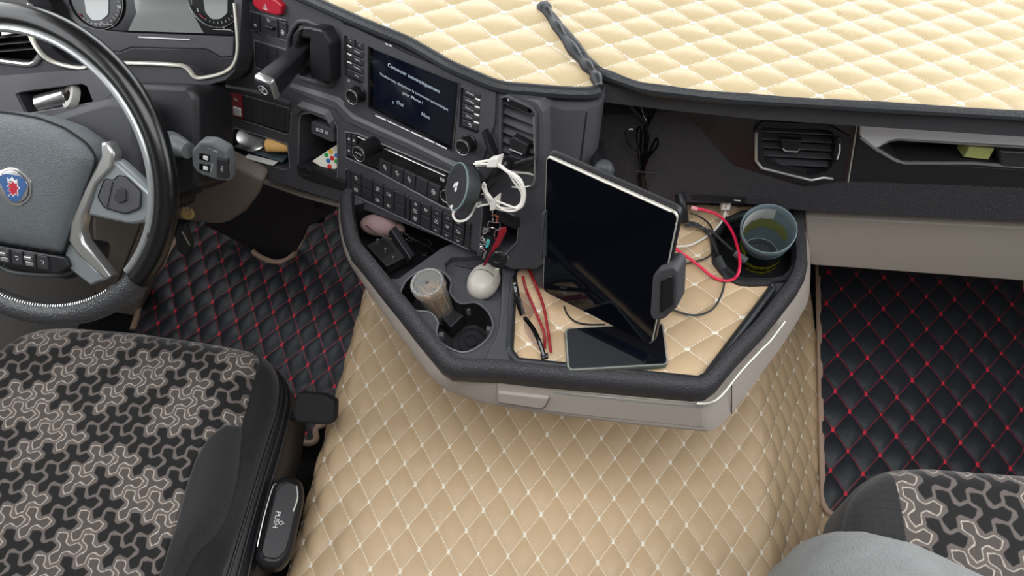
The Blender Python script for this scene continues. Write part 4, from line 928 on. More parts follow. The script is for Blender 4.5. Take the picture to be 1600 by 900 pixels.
# bezel bands and spokes, both sides
for sg in (1, -1):
    S = lambda P: [(sg*a, b) for a, b in P]
    band = [SW.L(x, y, .012) for x, y in [(158, 222), (169, 222), (179, 240), (176, 262), (152, 288), (139, 320), (130, 340), (126, 362), (132, 378), (173, 432), (166, 438), (120, 396), (107, 376), (110, 345), (133, 292), (149, 262), (158, 243)]]
    obj('spoke_trim', MB().prism(SW, S(band), -.004, .014, .004), 'silver', U, sm=50, label='bright silver spoke trim')
    sp = rnd([SW.L(x, y, .009) for x, y in [(172, 250), (182, 252), (236, 302), (240, 325), (228, 348), (205, 352), (134, 337), (148, 287)]], .006, 3)
    s_ = obj('spoke', MB().prism(SW, S(sp), -.012, .009, .005), 'spokeg', U, sm=50)
    k1 = rnd([(.118, -.016), (.130, .012), (.145, .012), (.150, .020), (.162, .020), (.185, .002), (.183, -.022), (.160, -.034), (.128, -.030)], .004, 2)
    kp = obj('key_pad', MB().prism(SW, S(k1), .008, .0125, .002), 'dash', s_); 
    pbn = rnd([(.144, -.012), (.151, .004), (.163, .002), (.164, -.014), (.152, -.020)], .003, 2)
    obj('pad_button', MB().prism(SW, S(pbn), .012, .0155, .0012), 'button', s_); 
    obj('pad_line', MB().tube([SW.P(sg*.133, -.028, .013), SW.P(sg*.143, .010, .013)], .0006, 4), 'deep', s_)
    obj('key_outline', MB().tube([SW.P(a, b, .0122) for a, b in S(k1)], .0008, 5, closed=True), 'deep', s_)
    ls = [SW.L(x, y, .006) for x, y in [(103, 385), (97, 412), (142, 447), (158, 440), (172, 436), (150, 420), (122, 390), (118, 370)]]
    obj('lower_spoke', MB().prism(SW, S(ls), -.014, .007, .004), 'spokeg', U, sm=50)
    obj('rim_joint', MB().prism(SW, rnd(S([SW.L(x, y, .008) for x, y in [(226, 306), (240, 300), (244, 330), (240, 365), (230, 380), (224, 345)]]), .005, 3), -.01, .010, .006), 'inlay', U, sm=60)
    obj('thumb_rest', MB().prism(SW, rnd(S([(.120, -.152), (.150, -.135), (.165, -.118), (.188, -.118), (.165, -.172), (.130, -.186), (.098, -.194), (.118, -.175)]), .01, 3), -.012, .011, .008), 'grip', U, sm=60)
# button strip under the pad
st = [(-.075, -.113), (.064, -.113), (.070, -.128), (.050, -.142), (-.050, -.142), (-.075, -.128)]
strip = obj('button_strip', MB().prism(SW, rnd(st, .004, 2), -.02, .014, .003), 'black', U)
for k in range(5):
    a0 = -.062+k*.0205; q_ = [(a0, -.116), (a0+.018, -.116), (a0+.018, -.137), (a0, -.137)]
    kb = obj('strip_key', MB().prism(SW, q_, .012, .0165, .0012), 'button', strip)
    if k % 2: obj('strip_roller', MB().prism(SW, [(a0+.003, -.120), (a0+.015, -.120), (a0+.015, -.126), (a0+.003, -.126)], .016, .021, .0015), 'silver', strip); obj('strip_label', MB().prism(SW, [(a0+.003, -.129), (a0+.015, -.129), (a0+.015, -.135), (a0+.003, -.135)], .016, .0172, .0003), 'silver', strip)
    else: strokes_ = [[(a0+.009+u*.006, -.1265+v*.008) for u, v in sg_] for sg_ in IC['ret']]; obj('icon', MB().tube([SW.P(a, b, .0168) for a, b in strokes_[0]], .0004, 4), 'icon', strip, sm=0)
obj('lower_hub', MB().prism(SW, rnd([(-.09, -.10), (.09, -.10), (.085, -.13), (.05, -.158), (-.05, -.158), (-.085, -.13)], .01), -.05, -.006, .006), 'black', U, sm=50)
obj('lower_hub_edge', MB().tube([SW.P(a, b, -.008) for a, b in ((-.07, -.150), (-.04, -.160), (.04, -.150), (.074, -.126))], .004, 8, sm=5), 'charger', U)

# control stalk
U = thing('control_stalk', 'grey multi-function stalk with white symbols right of the steering wheel', 'stalk', SW.P(.2, .03, -.06))
s0, s1 = SW.P(*SW.L(262, 222, -.07), -.07), SW.P(*SW.L(306, 240, -.05), -.05)
d_ = (s1-s0).normalized(); m_ = MB(); m_.lathe(s0, d_, [(.012, -.05), (.012, 0), (.0175, .001), (.0185, .012), (.0165, .014), (.0165, .024), (.014, .034), (.012, .045)], 22); obj('barrel', m_, 'stalkg', U)
SP = SW.shift(-.045); SP = plane3(W(300, 245, .585), W(350, 262, .575), W(306, 275, .555))
pbox(SP, [(298, 236), (311, 222), (330, 223), (354, 236), (359, 262), (358, 285), (334, 281), (308, 271), (299, 258)], -.020, .0, 'stalkg', U, 'paddle', .004, r=.004)
pbox(SP, [(338, 248), (355, 250), (356, 279), (338, 277)], -.003, .004, 'button', U, 'end_switch', .0015)
for y in (240, 256):
    b_ = pbox(SP, [(311, y), (327, y+3), (327, y+13), (311, y+9)], -.001, .002, 'gloss', U, 'slide_window', .0005); pbox(SP, [(317, y+4), (324, y+5.5), (324, y+11), (317, y+9)], .001, .004, 'icon', b_, 'slider', .0006)
text('+ - OFF', SP, 333, 235, .0045, 'icon', U, c=.0003, ang=-.1); text('ON OFF', SP, 331, 262, .0042, 'icon', U, c=.0003, ang=1.4); text('-W+', SP, 347, 264, .006, 'icon', U, c=.0043, ang=1.5)
text('0', SP, 318, 272, .004, 'icon', U, c=.0003)

# ignition key with its medallion
U = thing('ignition_key', 'black vehicle key with a gold medallion hanging right of the steering column', 'key', W(290, 350, .42))
c_ = W(293, 333, .42); obj('medallion', MB().lathe(c_, Vector((.25, -.8, .55)), [(.0105, 0), (.0115, .0008), (.011, .002), (.008, .0025), (.0075, .0018)], 26), 'gold', U)
obj('link_ring', MB().tube([c_+Vector((.003+.006*math.cos(k*PI/8), 0, .012+.006*math.sin(k*PI/8))) for k in range(16)], .0008, 5, closed=True), 'chrome', U)
KP = plane3(W(281, 352, .38), W(296, 385, .345), W(272, 365, .36)); pbox(KP, [(280, 350), (287, 350), (298, 382), (297, 390), (290, 405), (276, 392), (272, 370)], -.010, 0, 'keyblack', U, 'key_body', .003, r=.004)
obj('key_accent', MB().tube([KP.P(*KP.L(x, y), .0008) for x, y in ((285, 361), (297, 383))], .0012, 6), 'chrome', U)

# ================================================================== seats
def seat_top(parent, poly, H, Rr, sp, ang, seed, bol=None, bulge=None, res=.0017, name='seat_cover', ph=(0, 0), thr=.55):
    poly = ccw(poly); xs = [p[0] for p in poly]; ys = [p[1] for p in poly]
    gx = np.arange(min(xs), max(xs)+res, res); gy = np.arange(min(ys), max(ys)+res, res); X, Y = np.meshgrid(gx, gy, indexing='ij')
    keep = pip((X[:-1, :-1]+X[1:, 1:])/2, (Y[:-1, :-1]+Y[1:, 1:])/2, poly); nx, ny = X.shape; idx = np.arange(nx*ny).reshape(nx, ny)
    q = np.stack([idx[:-1, :-1], idx[1:, :-1], idx[1:, 1:], idx[:-1, 1:]], -1)[keep]; px, py = X.ravel(), Y.ravel()
    D = np.full(px.shape, 9.0); BX, BY = px.copy(), py.copy()
    for i in range(len(poly)):
        a = np.array(poly[i-1]); d = np.array(poly[i])-a; t = np.clip(((px-a[0])*d[0]+(py-a[1])*d[1])/(d@d), 0, 1)
        qx, qy = a[0]+t*d[0], a[1]+t*d[1]; ds = np.hypot(qx-px, qy-py); k = ds < D; D[k] = ds[k]; BX[k] = qx[k]; BY[k] = qy[k]
    cnt = np.bincount(q.ravel(), minlength=nx*ny); bd = (cnt > 0) & (cnt < 4); px = np.where(bd, BX, px); py = np.where(bd, BY, py); D = np.where(bd, 0, D)
    dd = np.clip(D/Rr, 0, 1); Z = H-Rr*(1-np.sqrt(1-(1-dd)**2))*1.0+.004*np.sin(px*13)*np.sin(py*11)
    bm = np.zeros(px.shape, bool)
    if bol is not None:
        bm = pip(px, py, bol)
        if bulge:
            Db = np.full(px.shape, 9.0)
            for i in range(len(bol)):
                a = np.array(bol[i-1]); d = np.array(bol[i])-a; t = np.clip(((px-a[0])*d[0]+(py-a[1])*d[1])/(d@d), 0, 1); Db = np.minimum(Db, np.hypot(a[0]+t*d[0]-px, a[1]+t*d[1]-py))
            Z = Z+np.where(bm, bulge*np.clip(Db/.035, 0, 1)**.7, 0)-.003*np.exp(-(Db/.0025)**2)
    # trefoil pattern
    ca, sa = math.cos(ang), math.sin(ang); x = (px*ca+py*sa)/sp+ph[0]; y = (-px*sa+py*ca)/sp+ph[1]
    d1 = np.full(x.shape, 9.0); d2 = d1.copy(); cell_ = np.zeros(x.shape); rng = np.random.RandomState(seed)
    r3 = math.sqrt(3)/2; j0 = np.round(y/r3)
    hsh = lambda i, j: np.mod(np.sin(i*12.9898+j*78.233+seed)*43758.5453, 1)
    lf = lambda i, j: .5+.5*np.sin(i*1.35+j*.62+seed)*np.cos(i*.58-j*1.22+seed*2)
    def hexd(a, b):
        return np.maximum.reduce([np.abs(a*math.cos(q_)+b*math.sin(q_)) for q_ in (rad(10), rad(70), rad(130))])*.55+np.hypot(a, b)*.45
    for dj in (-1, 0, 1):
        j = j0+dj; i0 = np.round(x-j*.5)
        for di in (-1, 0, 1):
            i = i0+di; cx, cy = i+j*.5, j*r3; ux, uy = x-cx, y-cy; dm = np.hypot(ux, uy)-.02
            for k in range(3):
                t = rad(90+120*k+20); ex, ey = math.cos(t)*.44, math.sin(t)*.44
                s = np.clip((ux*ex+uy*ey)/(.44*.44), 0, 1); dm = np.minimum(dm, np.hypot(ux-ex*s, uy-ey*s)+.045); dm = np.minimum(dm, hexd(ux-ex, uy-ey)-.135)
            new = dm < d1; d2 = np.where(new, d1, np.minimum(d2, dm)); cell_ = np.where(new, lf(i, j)*.75+hsh(i, j)*.25, cell_); d1 = np.minimum(d1, dm)
    e_ = (d2-d1)/2; dark = cell_ > thr
    C_ = lambda h: np.array(hexc(h)[:3])
    taupe, lite, blk, gry, mid_ = C_('#6a605a'), C_('#cdc2b6'), C_('#191818'), C_('#6f6763'), C_('#57504c')
    sst = lambda a, b, v: np.clip((v-a)/(b-a), 0, 1)
    wi = sst(.040, .056, e_)[:, None]; ln = ((1-dark)*sst(.044, .056, e_)*(1-sst(.070, .084, e_)))[:, None]
    inner = np.where(dark[:, None], blk, mid_); outer_ = np.where(dark[:, None], gry, taupe)
    col = outer_*(1-wi)+inner*wi; col = col*(1-ln)+lite*ln; line = ln[:, 0] > .5
    Z = Z+np.where(bm, 0, ln[:, 0]*.0006-np.where(dark & (e_ > .05), .0005, 0))
    knit = (.62+.75*((np.sin(px*2200)*np.sin(py*2600)) > .1))[:, None]; col = np.where(bm[:, None], C_('#2c2c2d')*knit, col); n_ = rng.rand(len(px), 1)*.22+.89; col = col*n_
    used = cnt > 0; remap = -np.ones(nx*ny, int); ui = np.where(used)[0]; remap[ui] = np.arange(len(ui)); q = remap[q]
    me = bpy.data.meshes.new(name); me.from_pydata(np.stack([px, py, Z], -1)[ui].tolist(), [], q.tolist()); me.update()
    at = me.color_attributes.new('weave', 'FLOAT_COLOR', 'POINT'); at.data.foreach_set('color', np.concatenate([col[ui], np.ones((len(ui), 1))], 1).ravel())
    me.polygons.foreach_set('use_smooth', [True]*len(me.polygons)); me.materials.append(M['seat']); o = bpy.data.objects.new(name, me); link(o, parent); return o
M['seat'] = mat('seat_weave', '#555050', .92, bump=(900, .7), sheen=.25)
_t = M['seat'].node_tree; _a = _t.nodes.new('ShaderNodeVertexColor'); _a.layer_name = 'weave'; _t.links.new(_a.outputs[0], _t.nodes['Principled BSDF'].inputs['Base Color'])
# driver seat
U = thing('driver_chair', 'driver seat cushion in black and taupe interlocking pattern fabric with dark side bolster', 'seat', (-.7, .2, -.26))
H1 = .20
dp = [tuple(w2(x, y, H1-.02)) for x, y in [(-60, 640), (-20, 560), (20, 527), (60, 511), (100, 507), (200, 514), (330, 533), (392, 545), (406, 558), (394, 600), (383, 640), (378, 656), (369, 750), (347, 818), (302, 868), (285, 902), (262, 990)]]
dp = [(dp[0][0]-.01, .03)]+dp[:]+[(dp[-1][0], .03)]
bol = [tuple(w2(x, y, H1)) for x, y in [(377, 655), (351, 662), (325, 685), (305, 718), (290, 760), (272, 824), (245, 900), (220, 960), (262, 960), (283, 900), (305, 862), (347, 822), (372, 750), (379, 700)]]
dps = rnd(dp, .02, 4)
seat_top(U, dps, H1, .045, .0415, rad(4), 3, bol, .012, .00095, thr=.47)
side = [tuple(w2(x, y, H1)) for x, y in [(404, 556), (390, 600), (380, 640), (377, 655), (368, 750), (345, 818), (300, 866), (283, 900), (262, 960)]]
# dark side gusset
cl_ = ccw(dps); m_ = MB(); m_.loft([ring(inset(cl_, .0005), H1-.040), ring(inset(cl_, -.004), H1-.055), ring(inset(cl_, -.002), H1-.10)], False, False); obj('cushion_side', m_, 'fabside', U, sm=60)
sidef = [Vector((p[0]-.004, p[1], H1-.034)) for p in dp[8:19]]
sideo = [W(x, y, H1-.07) for x, y in [(410, 562), (426, 572), (436, 600), (432, 640), (428, 656), (396, 752), (374, 822), (358, 866), (345, 902), (325, 990)]]
sidef = sidef[:len(sideo)]
sm_a, sm_b = smooth(sidef, 4), smooth(sideo, 4)
md = [a.lerp(b, .35)+Vector((0, 0, .018)) for a, b in zip(sm_a, sm_b)]; md2 = [a.lerp(b, .8)+Vector((0, 0, .010)) for a, b in zip(sm_a, sm_b)]
m_ = MB(); m_.loft([[p+Vector((-.004, 0, -.02)) for p in sm_a], [p+Vector((0, 0, .004)) for p in sm_a], md, md2, sm_b, [p+Vector((-.01, 0, -.05)) for p in sm_b]], False, False, closed=False); obj('side_panel', m_, 'fabside', U, sm=70, label='plain black side fabric')
obj('side_seam', MB().tube([p+Vector((0, 0, .004)) for p in sm_a], .0016, 6), 'fabric', U)
# plastic base with ribs
rb = [W(x, y, .09) for x, y in [(424, 572), (448, 600), (458, 628), (456, 655), (443, 710), (428, 760), (410, 830), (396, 900), (380, 970)]]
rt_ = [W(x, y, .125) for x, y in [(410, 566), (428, 580), (437, 604), (434, 640), (414, 700), (394, 765), (374, 830), (352, 900), (330, 970)]]
m_ = MB(); m_.loft([smooth([p+Vector((-.03, -.01, .01)) for p in rt_], 4), smooth(rt_, 4), smooth(rb, 4), smooth([p+Vector((0, 0, -.10)) for p in rb], 4), smooth([p+Vector((-.12, -.1, -.30)) for p in rb], 4)], False, False, closed=False); obj('base_shell', m_, 'black', U, sm=60)
for f in (.1, .45, .8): obj('base_rib', MB().tube([a.lerp(b, f)+Vector((.0005, 0, .002)) for a, b in zip(smooth(rt_, 4), smooth(rb, 4))], .0028, 8), 'black', U)
m_ = MB(); m_.box(FL, -.90, -.47, -.05, .42, -.262, .09, .01); obj('pedestal', m_, 'deep', U)
U = thing('seat_adjuster_lever', 'black ribbed square lever pad sticking out right of the driver seat', 'lever', W(488, 640, .12))
LP_ = plane3(W(460, 615, .14), W(522, 628, .14), W(457, 655, .115))
pd_ = pbox(LP_, [(459, 622), (464, 613), (505, 616), (523, 626), (522, 655), (514, 665), (462, 661), (455, 650)], -.022, 0, 'rubber', U, 'pad', .006, r=.006)
for a, b in (((478, 617), (474, 652)), ((497, 618), (494, 655)), ((470, 632), (510, 640))): obj('pad_groove', MB().tube([LP_.P(*LP_.L(*a), .0004), LP_.P(*LP_.L(*b), .0004)], .0010, 5), 'button', pd_)
obj('stalk', MB().tube([W(470, 650, .10), W(440, 650, .08)], .009, 8), 'black', U)
U = thing('push_handle', 'long oval black seat handle with silver edge lines and the word PUSH', 'handle', W(435, 815, .1))
HP = plane3(W(415, 870, .115), W(450, 755, .115), W(470, 870, .10)); 
if HP.N[2] < 0: HP.N = -HP.N
def cap_px(pts): return rnd(HP.Ls(pts), .025, 6)
obj('pod', MB().prism(HP, cap_px([(398, 872), (425, 752), (446, 741), (472, 748), (477, 775), (455, 870), (438, 890), (408, 888)]), -.035, 0, .012), 'black', U, sm=60)
obj('insert', MB().prism(HP, cap_px([(408, 862), (432, 765), (448, 752), (466, 758), (468, 775), (448, 860), (434, 875), (412, 872)]), 0, .003, .002), 'black', U, sm=50)
obj('silver_line', MB().tube([HP.P(*HP.L(x, y), .003) for x, y in ((402, 855), (412, 810), (426, 762), (432, 757))], .0013, 6, sm=3), 'silver', U); obj('silver_line', MB().tube([HP.P(*HP.L(x, y), .003) for x, y in ((463, 760), (465, 778), (458, 800))], .0016, 6, sm=3), 'silver', U)
text('PUSH', HP, 432, 812, .0120, 'icon', U, c=.0034, ang=math.atan2(HP.L(436, 800)[1]-HP.L(431, 824)[1], HP.L(436, 800)[0]-HP.L(431, 824)[0])+PI)
strokes(HP, 439, 817, .007, [circ(.45, 8), [(0, -.4), (0, -.8)]], U, .0034, r=.0006)
# passenger seat
U = thing('passenger_chair', 'passenger seat cushion in taupe and black pattern fabric with dark ribbed left edge', 'seat', (.75, .2, -.15))
H2 = .36
ppl = [tuple(w2(x, y, H2-.02)) for x, y in [(1300, 1000), (1312, 900), (1318, 830), (1326, 788), (1345, 762), (1372, 742), (1398, 731), (1450, 728), (1600, 741), (1760, 760)]]
ppl = [(ppl[0][0], .02)]+ppl+[(ppl[-1][0]+.05, ppl[-1][1]-.03), (ppl[-1][0]+.06, .02)]
b2 = [tuple(w2(x, y, H2)) for x, y in [(1398, 725), (1405, 774), (1416, 840), (1425, 905), (1440, 1010), (1290, 1010), (1300, 800), (1340, 740)]]
seat_top(U, rnd(ppl, .02, 4), H2, .035, .048, rad(2), 9, b2, None, .0011, thr=.50, ph=(.3, .2))
cl_ = ccw(rnd(ppl, .02, 4)); m_ = MB(); m_.loft([ring(inset(cl_, .0005), H2-.031), ring(inset(cl_, -.003), H2-.045), ring(inset(cl_, .004), H2-.12)], False, False); obj('cushion_side', m_, 'fabside', U, sm=60)
m_ = MB(); m_.box(FL, .60, 1.0, .05, .36, -.15, H2-.11, .02); obj('pedestal', m_, 'deep', U)

# ================================================================== person whose knee shows at the lower right
U = thing('person', 'person in pale grey jeans, only one bent knee in view at the lower right', 'person', (.55, .0, -.15))
kn = W(1372, 925, .50); hip = W(1700, 1120, .48)
path = [hip+(hip-kn)*.6, hip, kn.lerp(hip, .6), kn.lerp(hip, .25), kn, kn+Vector((-.012, .022, -.055)), kn+Vector((-.01, .03, -.17)), kn+Vector((0, .01, -.34)), kn+Vector((.005, -.03, -.54))]
rr_ = [.098, .094, .088, .080, .070, .066, .058, .055, .040]
me = bpy.data.meshes.new('leg'); path += [kn+Vector((.0, .06, -.625)), kn+Vector((-.005, .15, -.635))]; rr_ += [.040, .028]
me.from_pydata([tuple(p) for p in path], [(i, i+1) for i in range(len(path)-1)], []); o = bpy.data.objects.new('leg', me); link(o, U)
md_ = o.modifiers.new('skin', 'SKIN'); md_.use_smooth_shade = True
for i, r in enumerate(rr_): o.data.skin_vertices[0].data[i].radius = (r, r); o.data.skin_vertices[0].data[i].use_root = (i == 0)
sb = o.modifiers.new('sub', 'SUBSURF'); sb.levels = 3; sb.render_levels = 3
dtx = bpy.data.textures.new('folds', 'CLOUDS'); dtx.noise_scale = .06; dm = o.modifiers.new('folds', 'DISPLACE'); dm.texture = dtx; dm.strength = .008; dm.mid_level = .5
o.data.materials.append(M['grey'])
o['label'] = 'pale grey jeans leg'
sp_ = [W(x, y, .572) for x, y in ((1345, 838), (1390, 838), (1440, 850), (1490, 872), (1530, 898), (1600, 950))]

# ================================================================== things on the tray
def slab(pl, px, th, m, parent, name, r=.006, c=0, bev=.001, label=None):
    return obj(name, MB().prism(pl, rnd(pl.Ls(px, c), r, 5), c-th, c, bev), m, parent, label=label)
ZM = ZD+.007
U = thing('smartphone', 'black-screened smartphone in a dark olive case lying on the tray mat below the tablet', 'phone', W(960, 545, ZM))
ph = flat(ZM+.010); Q = [(882, 512), (1036, 503), (1045, 571), (887, 580)]
slab(ph, Q, .0095, 'phonecase', U, 'case', .008, 0, .003)
slab(ph, [(885, 514), (1034, 505.5), (1042, 568), (890, 576)], .001, 'tabglass', U, 'screen', .007, .0006, .0004)
obj('case_rim', MB().tube([ph.P(a, b, .0004) for a, b in rnd(ph.Ls([(884, 513), (1035, 504), (1044, 569), (888, 578)]), .008, 5)], .0012, 6, closed=True), 'cloudy', U)

# tablet, its case and the mount that holds it
TLc, TRc, BLc = Vector((-.0245, .613, .708)), Vector((.139, .542, .705)), Vector((-.013, .5675, .4647))
TB = plane3(TLc, TRc, BLc); tb_px = [(853, 243), (1060, 335), (1018, 540), (848, 455)]
U = thing('tablet', 'large black tablet with a pale gold edge standing upright over the tray in its holder', 'tablet', BLc)
tq = TB.Ls(tb_px); tq = [(0, 0), (tq[1][0], 0), (tq[1][0], tq[2][1]), (0, tq[2][1])]; tq = TB.Ls(tb_px)
obj('body', MB().prism(TB, rnd(tq, .010, 5), -.007, -.0004, .001), 'frame', U, label='pale gold tablet body')
obj('case', MB().prism(TB, rnd(inset(ccw(tq), -.0022), .012, 5), -.014, -.0045, .002), 'black', U)
obj('screen', MB().prism(TB, rnd(inset(ccw(tq), .0012), .009, 5), -.002, .0002, .0003), 'tabglass', U)
obj('edge_line', MB().tube([TB.P(tq[0][0]+(tq[1][0]-tq[0][0])*t, tq[0][1]+(tq[1][1]-tq[0][1])*t-.0002, .0006) for t in (.02, .3, .6, .95)], .0012, 6), 'frame', U)
obj('edge_line', MB().tube([TB.P(tq[1][0]+(tq[2][0]-tq[1][0])*t, tq[1][1]+(tq[2][1]-tq[1][1])*t, .0004) for t in (.06, .3, .6, .95)], .0009, 6), 'cloudy', U)
U = thing('tablet_holder', 'black tablet holder arm with a spring clamp gripping the right edge of the tablet', 'tablet holder', TB.P(.09, -.15, -.05))
obj('clamp', MB().prism(TB, rnd(TB.Ls([(1020, 432), (1030, 420), (1052, 415), (1060, 424), (1058, 480), (1038, 498), (1022, 500), (1016, 490)], .008), .004), -.02, .010, .003), 'dash', U)
obj('clamp_recess', MB().prism(TB, rnd(TB.Ls([(1034, 440), (1050, 432), (1050, 474), (1033, 486)], .011), .003), .0102, .0112, .0004), 'deep', U)
obj('clamp_frame', MB().tube([TB.P(a, b, .0112) for a, b in rnd(TB.Ls([(1033, 439), (1051, 431), (1051, 475), (1032, 488)], .011), .003)], .0012, 6, closed=True), 'black', U)
obj('clamp', MB().prism(TB, rnd(TB.Ls([(845, 335), (853, 330), (853, 402), (846, 405)], .004), .002), -.02, .004, .002), 'charger', U)
a0, b0 = TB.L(950, 390); obj('back_plate', MB().prism(TB, rnd([(a0-.04, b0-.03), (a0+.04, b0-.03), (a0+.04, b0+.03), (a0-.04, b0+.03)], .01), -.030, -.0155, .003), 'black', U)
obj('arm', MB().tube([TB.P(a0, b0, -.03), TB.P(a0-.01, b0+.03, -.06), Vector((.05, .66, .64)), Vector((.045, .74, .60))], .011, 12, sm=5), 'black', U)
obj('arm_head', MB().ball(W(943, 268, .66), .014, (1, 1, 1.3)), 'charger', U)

# wireless charger on the centre vent
U = thing('wireless_charger', 'round black wireless charger puck clipped to the centre vent', 'charger', FS.P(*FS.L(714, 290, .06), .06))
pc = FS.P(*FS.L(713, 291, .055), .055); vd = (Vector(CAM)-pc).normalized(); lf_ = -Vector(RT); nn_ = (vd*.50+lf_*.86+Vector(UP)*.14).normalized()
upv = Vector(UP)
obj('body', MB().lathe(pc-nn_*.022, nn_, [(.020, -.004), (.030, -.001), (.0335, .004), (.0345, .018), (.034, .0205)], 44), 'charger', U, sm=40)
obj('light_ring', MB().lathe(pc-nn_*.0018, nn_, [(.0342, 0), (.0342, .0016), (.0325, .002)], 44), 'chargerring', U)
pf_ = obj('face', MB().lathe(pc-nn_*.0002, nn_, [(.0325, 0), (.032, .0008)], 44), 'button', U)
CF = plane3(pc+nn_*.0008, pc+nn_*.0008+nn_.cross(Vector((0, 0, 1))).normalized()*-.01, pc+nn_*.0008+nn_.cross(nn_.cross(Vector((0, 0, 1)))).normalized()*.01)
obj('face_circle', MB().tube([CF.P(.022*math.cos(k*PI/18), .022*math.sin(k*PI/18), 0) for k in range(36)], .0003, 4, closed=True), 'button', pf_)
m_ = MB()
for k in range(3):
    t = PI/2+k*2*PI/3; l_ = [CF.P(.0045*math.cos(t)+.0032*math.cos(u), .0045*math.sin(t)+.0045*math.sin(u), 0) for u in [q_*PI/4 for q_ in range(8)]]; m_.add(l_, [tuple(range(8))])
obj('leaf_mark', m_, 'icon', pf_, sm=0, label='small white clover mark')
vt = FS.P(*FS.L(800, 250, .0), .004)
obj('ball_joint', MB().ball(pc-nn_*.034, .0125), 'gloss', U); obj('collar', MB().lathe(pc-nn_*.03, nn_, [(.010, -.012), (.014, -.010), (.014, 0), (.011, .004)], 24), 'knob', U)
obj('arm', MB().tube([pc-nn_*.042, vt+Vector(FS.N)*.022, vt], .0075, 12, sm=4), 'knob', U)
obj('clip', MB().prism(FS, FS.Ls([(795, 240), (832, 252), (830, 262), (796, 266)], .01), -.004, .012, .002), 'black', U)
obj('bracket', MB().tube([FS.P(*FS.L(x, y, .012), .012) for x, y in ((757, 205), (765, 232), (776, 254), (800, 258), (834, 247))], .0028, 8), 'black', U)
obj('bracket_fin', MB().prism(FS, FS.Ls([(755, 204), (759, 202), (776, 246), (772, 252)], .008), .0, .014, .001), 'black', U)
obj('wire_loop', MB().tube([FS.P(*FS.L(x, y, .006), .006) for x, y in ((835, 248), (835, 282), (828, 291), (808, 293), (800, 292))], .0014, 6, sm=4), 'silver', U)

def cable(name, label, pts, r, m, group=None, parent=None, sm=6, n=7):
    P = [W(*p) for p in pts]
    if parent is not None: return obj(name, MB().tube(P, r, n, sm=sm), m, parent)
    t = thing(name, label, 'cable', P[0], group); obj('cord', MB().tube(P, r, n, sm=sm), m, t); return t
U = thing('white_cable_bundle', 'coiled white charging cable hanging from the vent beside the round charger', 'cable', W(790, 285, .55))
rc = random.Random(3)
for k in range(6):
    j = lambda a: a+rc.uniform(-3.0, 3.0)
    pts = [(j(742), j(256), .60), (j(768), j(250)+k*1.2, .60), (j(788), j(266), .59), (j(806)+k*1.5, j(282), .575), (j(817)+k*1.0, j(305), .565), (j(806)+k*.8, j(325), .555), (j(785), j(328)-k*1.5, .56), (j(766), j(318)-k*2, .565), (j(757), j(303)-k*2, .57), (j(756), j(288), .58)]
    obj('loop', MB().tube([FS.P(*FS.L(p[0], p[1], .035+.003*(k % 3)), .035+.003*(k % 3)) for p in pts], .0016, 7, sm=6), 'white', U)
obj('band', MB().prism(FS, FS.Ls([(762, 250), (779, 246), (775, 262), (760, 262)], .045), .032, .045, .001), 'white', U)
obj('band', MB().prism(FS, FS.Ls([(765, 316), (775, 307), (773, 328), (765, 330)], .045), .032, .045, .001), 'white', U)
cable('cord', '', [(776, 262, .615), (800, 268, .615), (832, 272, .622), (853, 282, .62), (862, 292, .60), (870, 320, .56)], .0019, 'white', parent=U)
cable('cord', '', [(757, 303, .59), (742, 305, .59), (745, 322, .58), (752, 321, .58), (770, 318, .58)], .0016, 'white', parent=U)
U = cable('charger_lead', 'short cream cable with a white plug entering the bottom of the round charger', [(711, 325, .575), (708, 336, .57), (714, 345, .565), (727, 344, .565), (737, 334, .565), (744, 320, .565), (752, 316, .565)], .0018, 'white')
obj('plug', MB().tube([W(706, 320, .582), W(712, 331, .575)], .0042, 8), 'white', U)

# sockets panel at the right of the face and the key bunch
U = thing('socket_plate', 'black socket plate with USB port and round jack above the right-hand cubby', 'socket', FS.P(*FS.L(790, 340), 0))
pbox(FS, [(776, 326), (812, 341), (811, 356), (803, 358), (774, 344)], -.03, .002, 'black', U, 'plate', .001, r=.002)
pbox(FS, [(784, 334), (793, 338), (792, 342), (783, 338)], .001, .0026, 'deep', U, 'usb_port', .0002)
a, b = FS.L(800, 344, .002); obj('jack', MB().lathe(FS.P(a, b, .001), FS.N, [(.0035, 0), (.0035, .0018), (.002, .0018), (.002, .0002)], 16), 'deep', U); text('AUX', FS, 801, 336, .0035, 'icon', U, c=.0024)
U = thing('key_bunch', 'bunch of keys with a red tag and black car key hanging above the mouse', 'keys', W(770, 380, .5))
hk = lambda x, y, z=.50: FS.P(*FS.L(x, y, .035), .035)
obj('key_ring', MB().tube([hk(772, 352)+Vector((.009*math.cos(k*PI/10), .002*math.sin(k), .009*math.sin(k*PI/10))) for k in range(20)], .0009, 6, closed=True), 'chrome', U)
obj('key_ring', MB().tube([hk(783, 398)+Vector((.011*math.cos(k*PI/10), -.004, .013*math.sin(k*PI/10))) for k in range(20)], .0009, 6, closed=True), 'chrome', U)
obj('chain', MB().tube([hk(770, 325), hk(769, 335), hk(771, 345)], .0012, 6), 'chrome', U); obj('copper_link', MB().tube([hk(772, 336), hk(778, 338), hk(776, 346)], .0018, 6), 'copper', U)
for i, (x, y) in enumerate(((757, 362), (754, 372), (760, 358), (751, 382), (758, 378), (753, 388))): obj('charm', MB().ball(hk(x, y), .0042+.0008*(i % 3), (1, .8, 1.1), 6), 'chrome', U)
KP = FS.shift(.035)
def kprism(px, th, m, name, c=0, bev=.001, r=.002):
    return obj(name, MB().prism(KP, rnd(KP.Ls(px, c), r), c-th, c, bev), m, U)
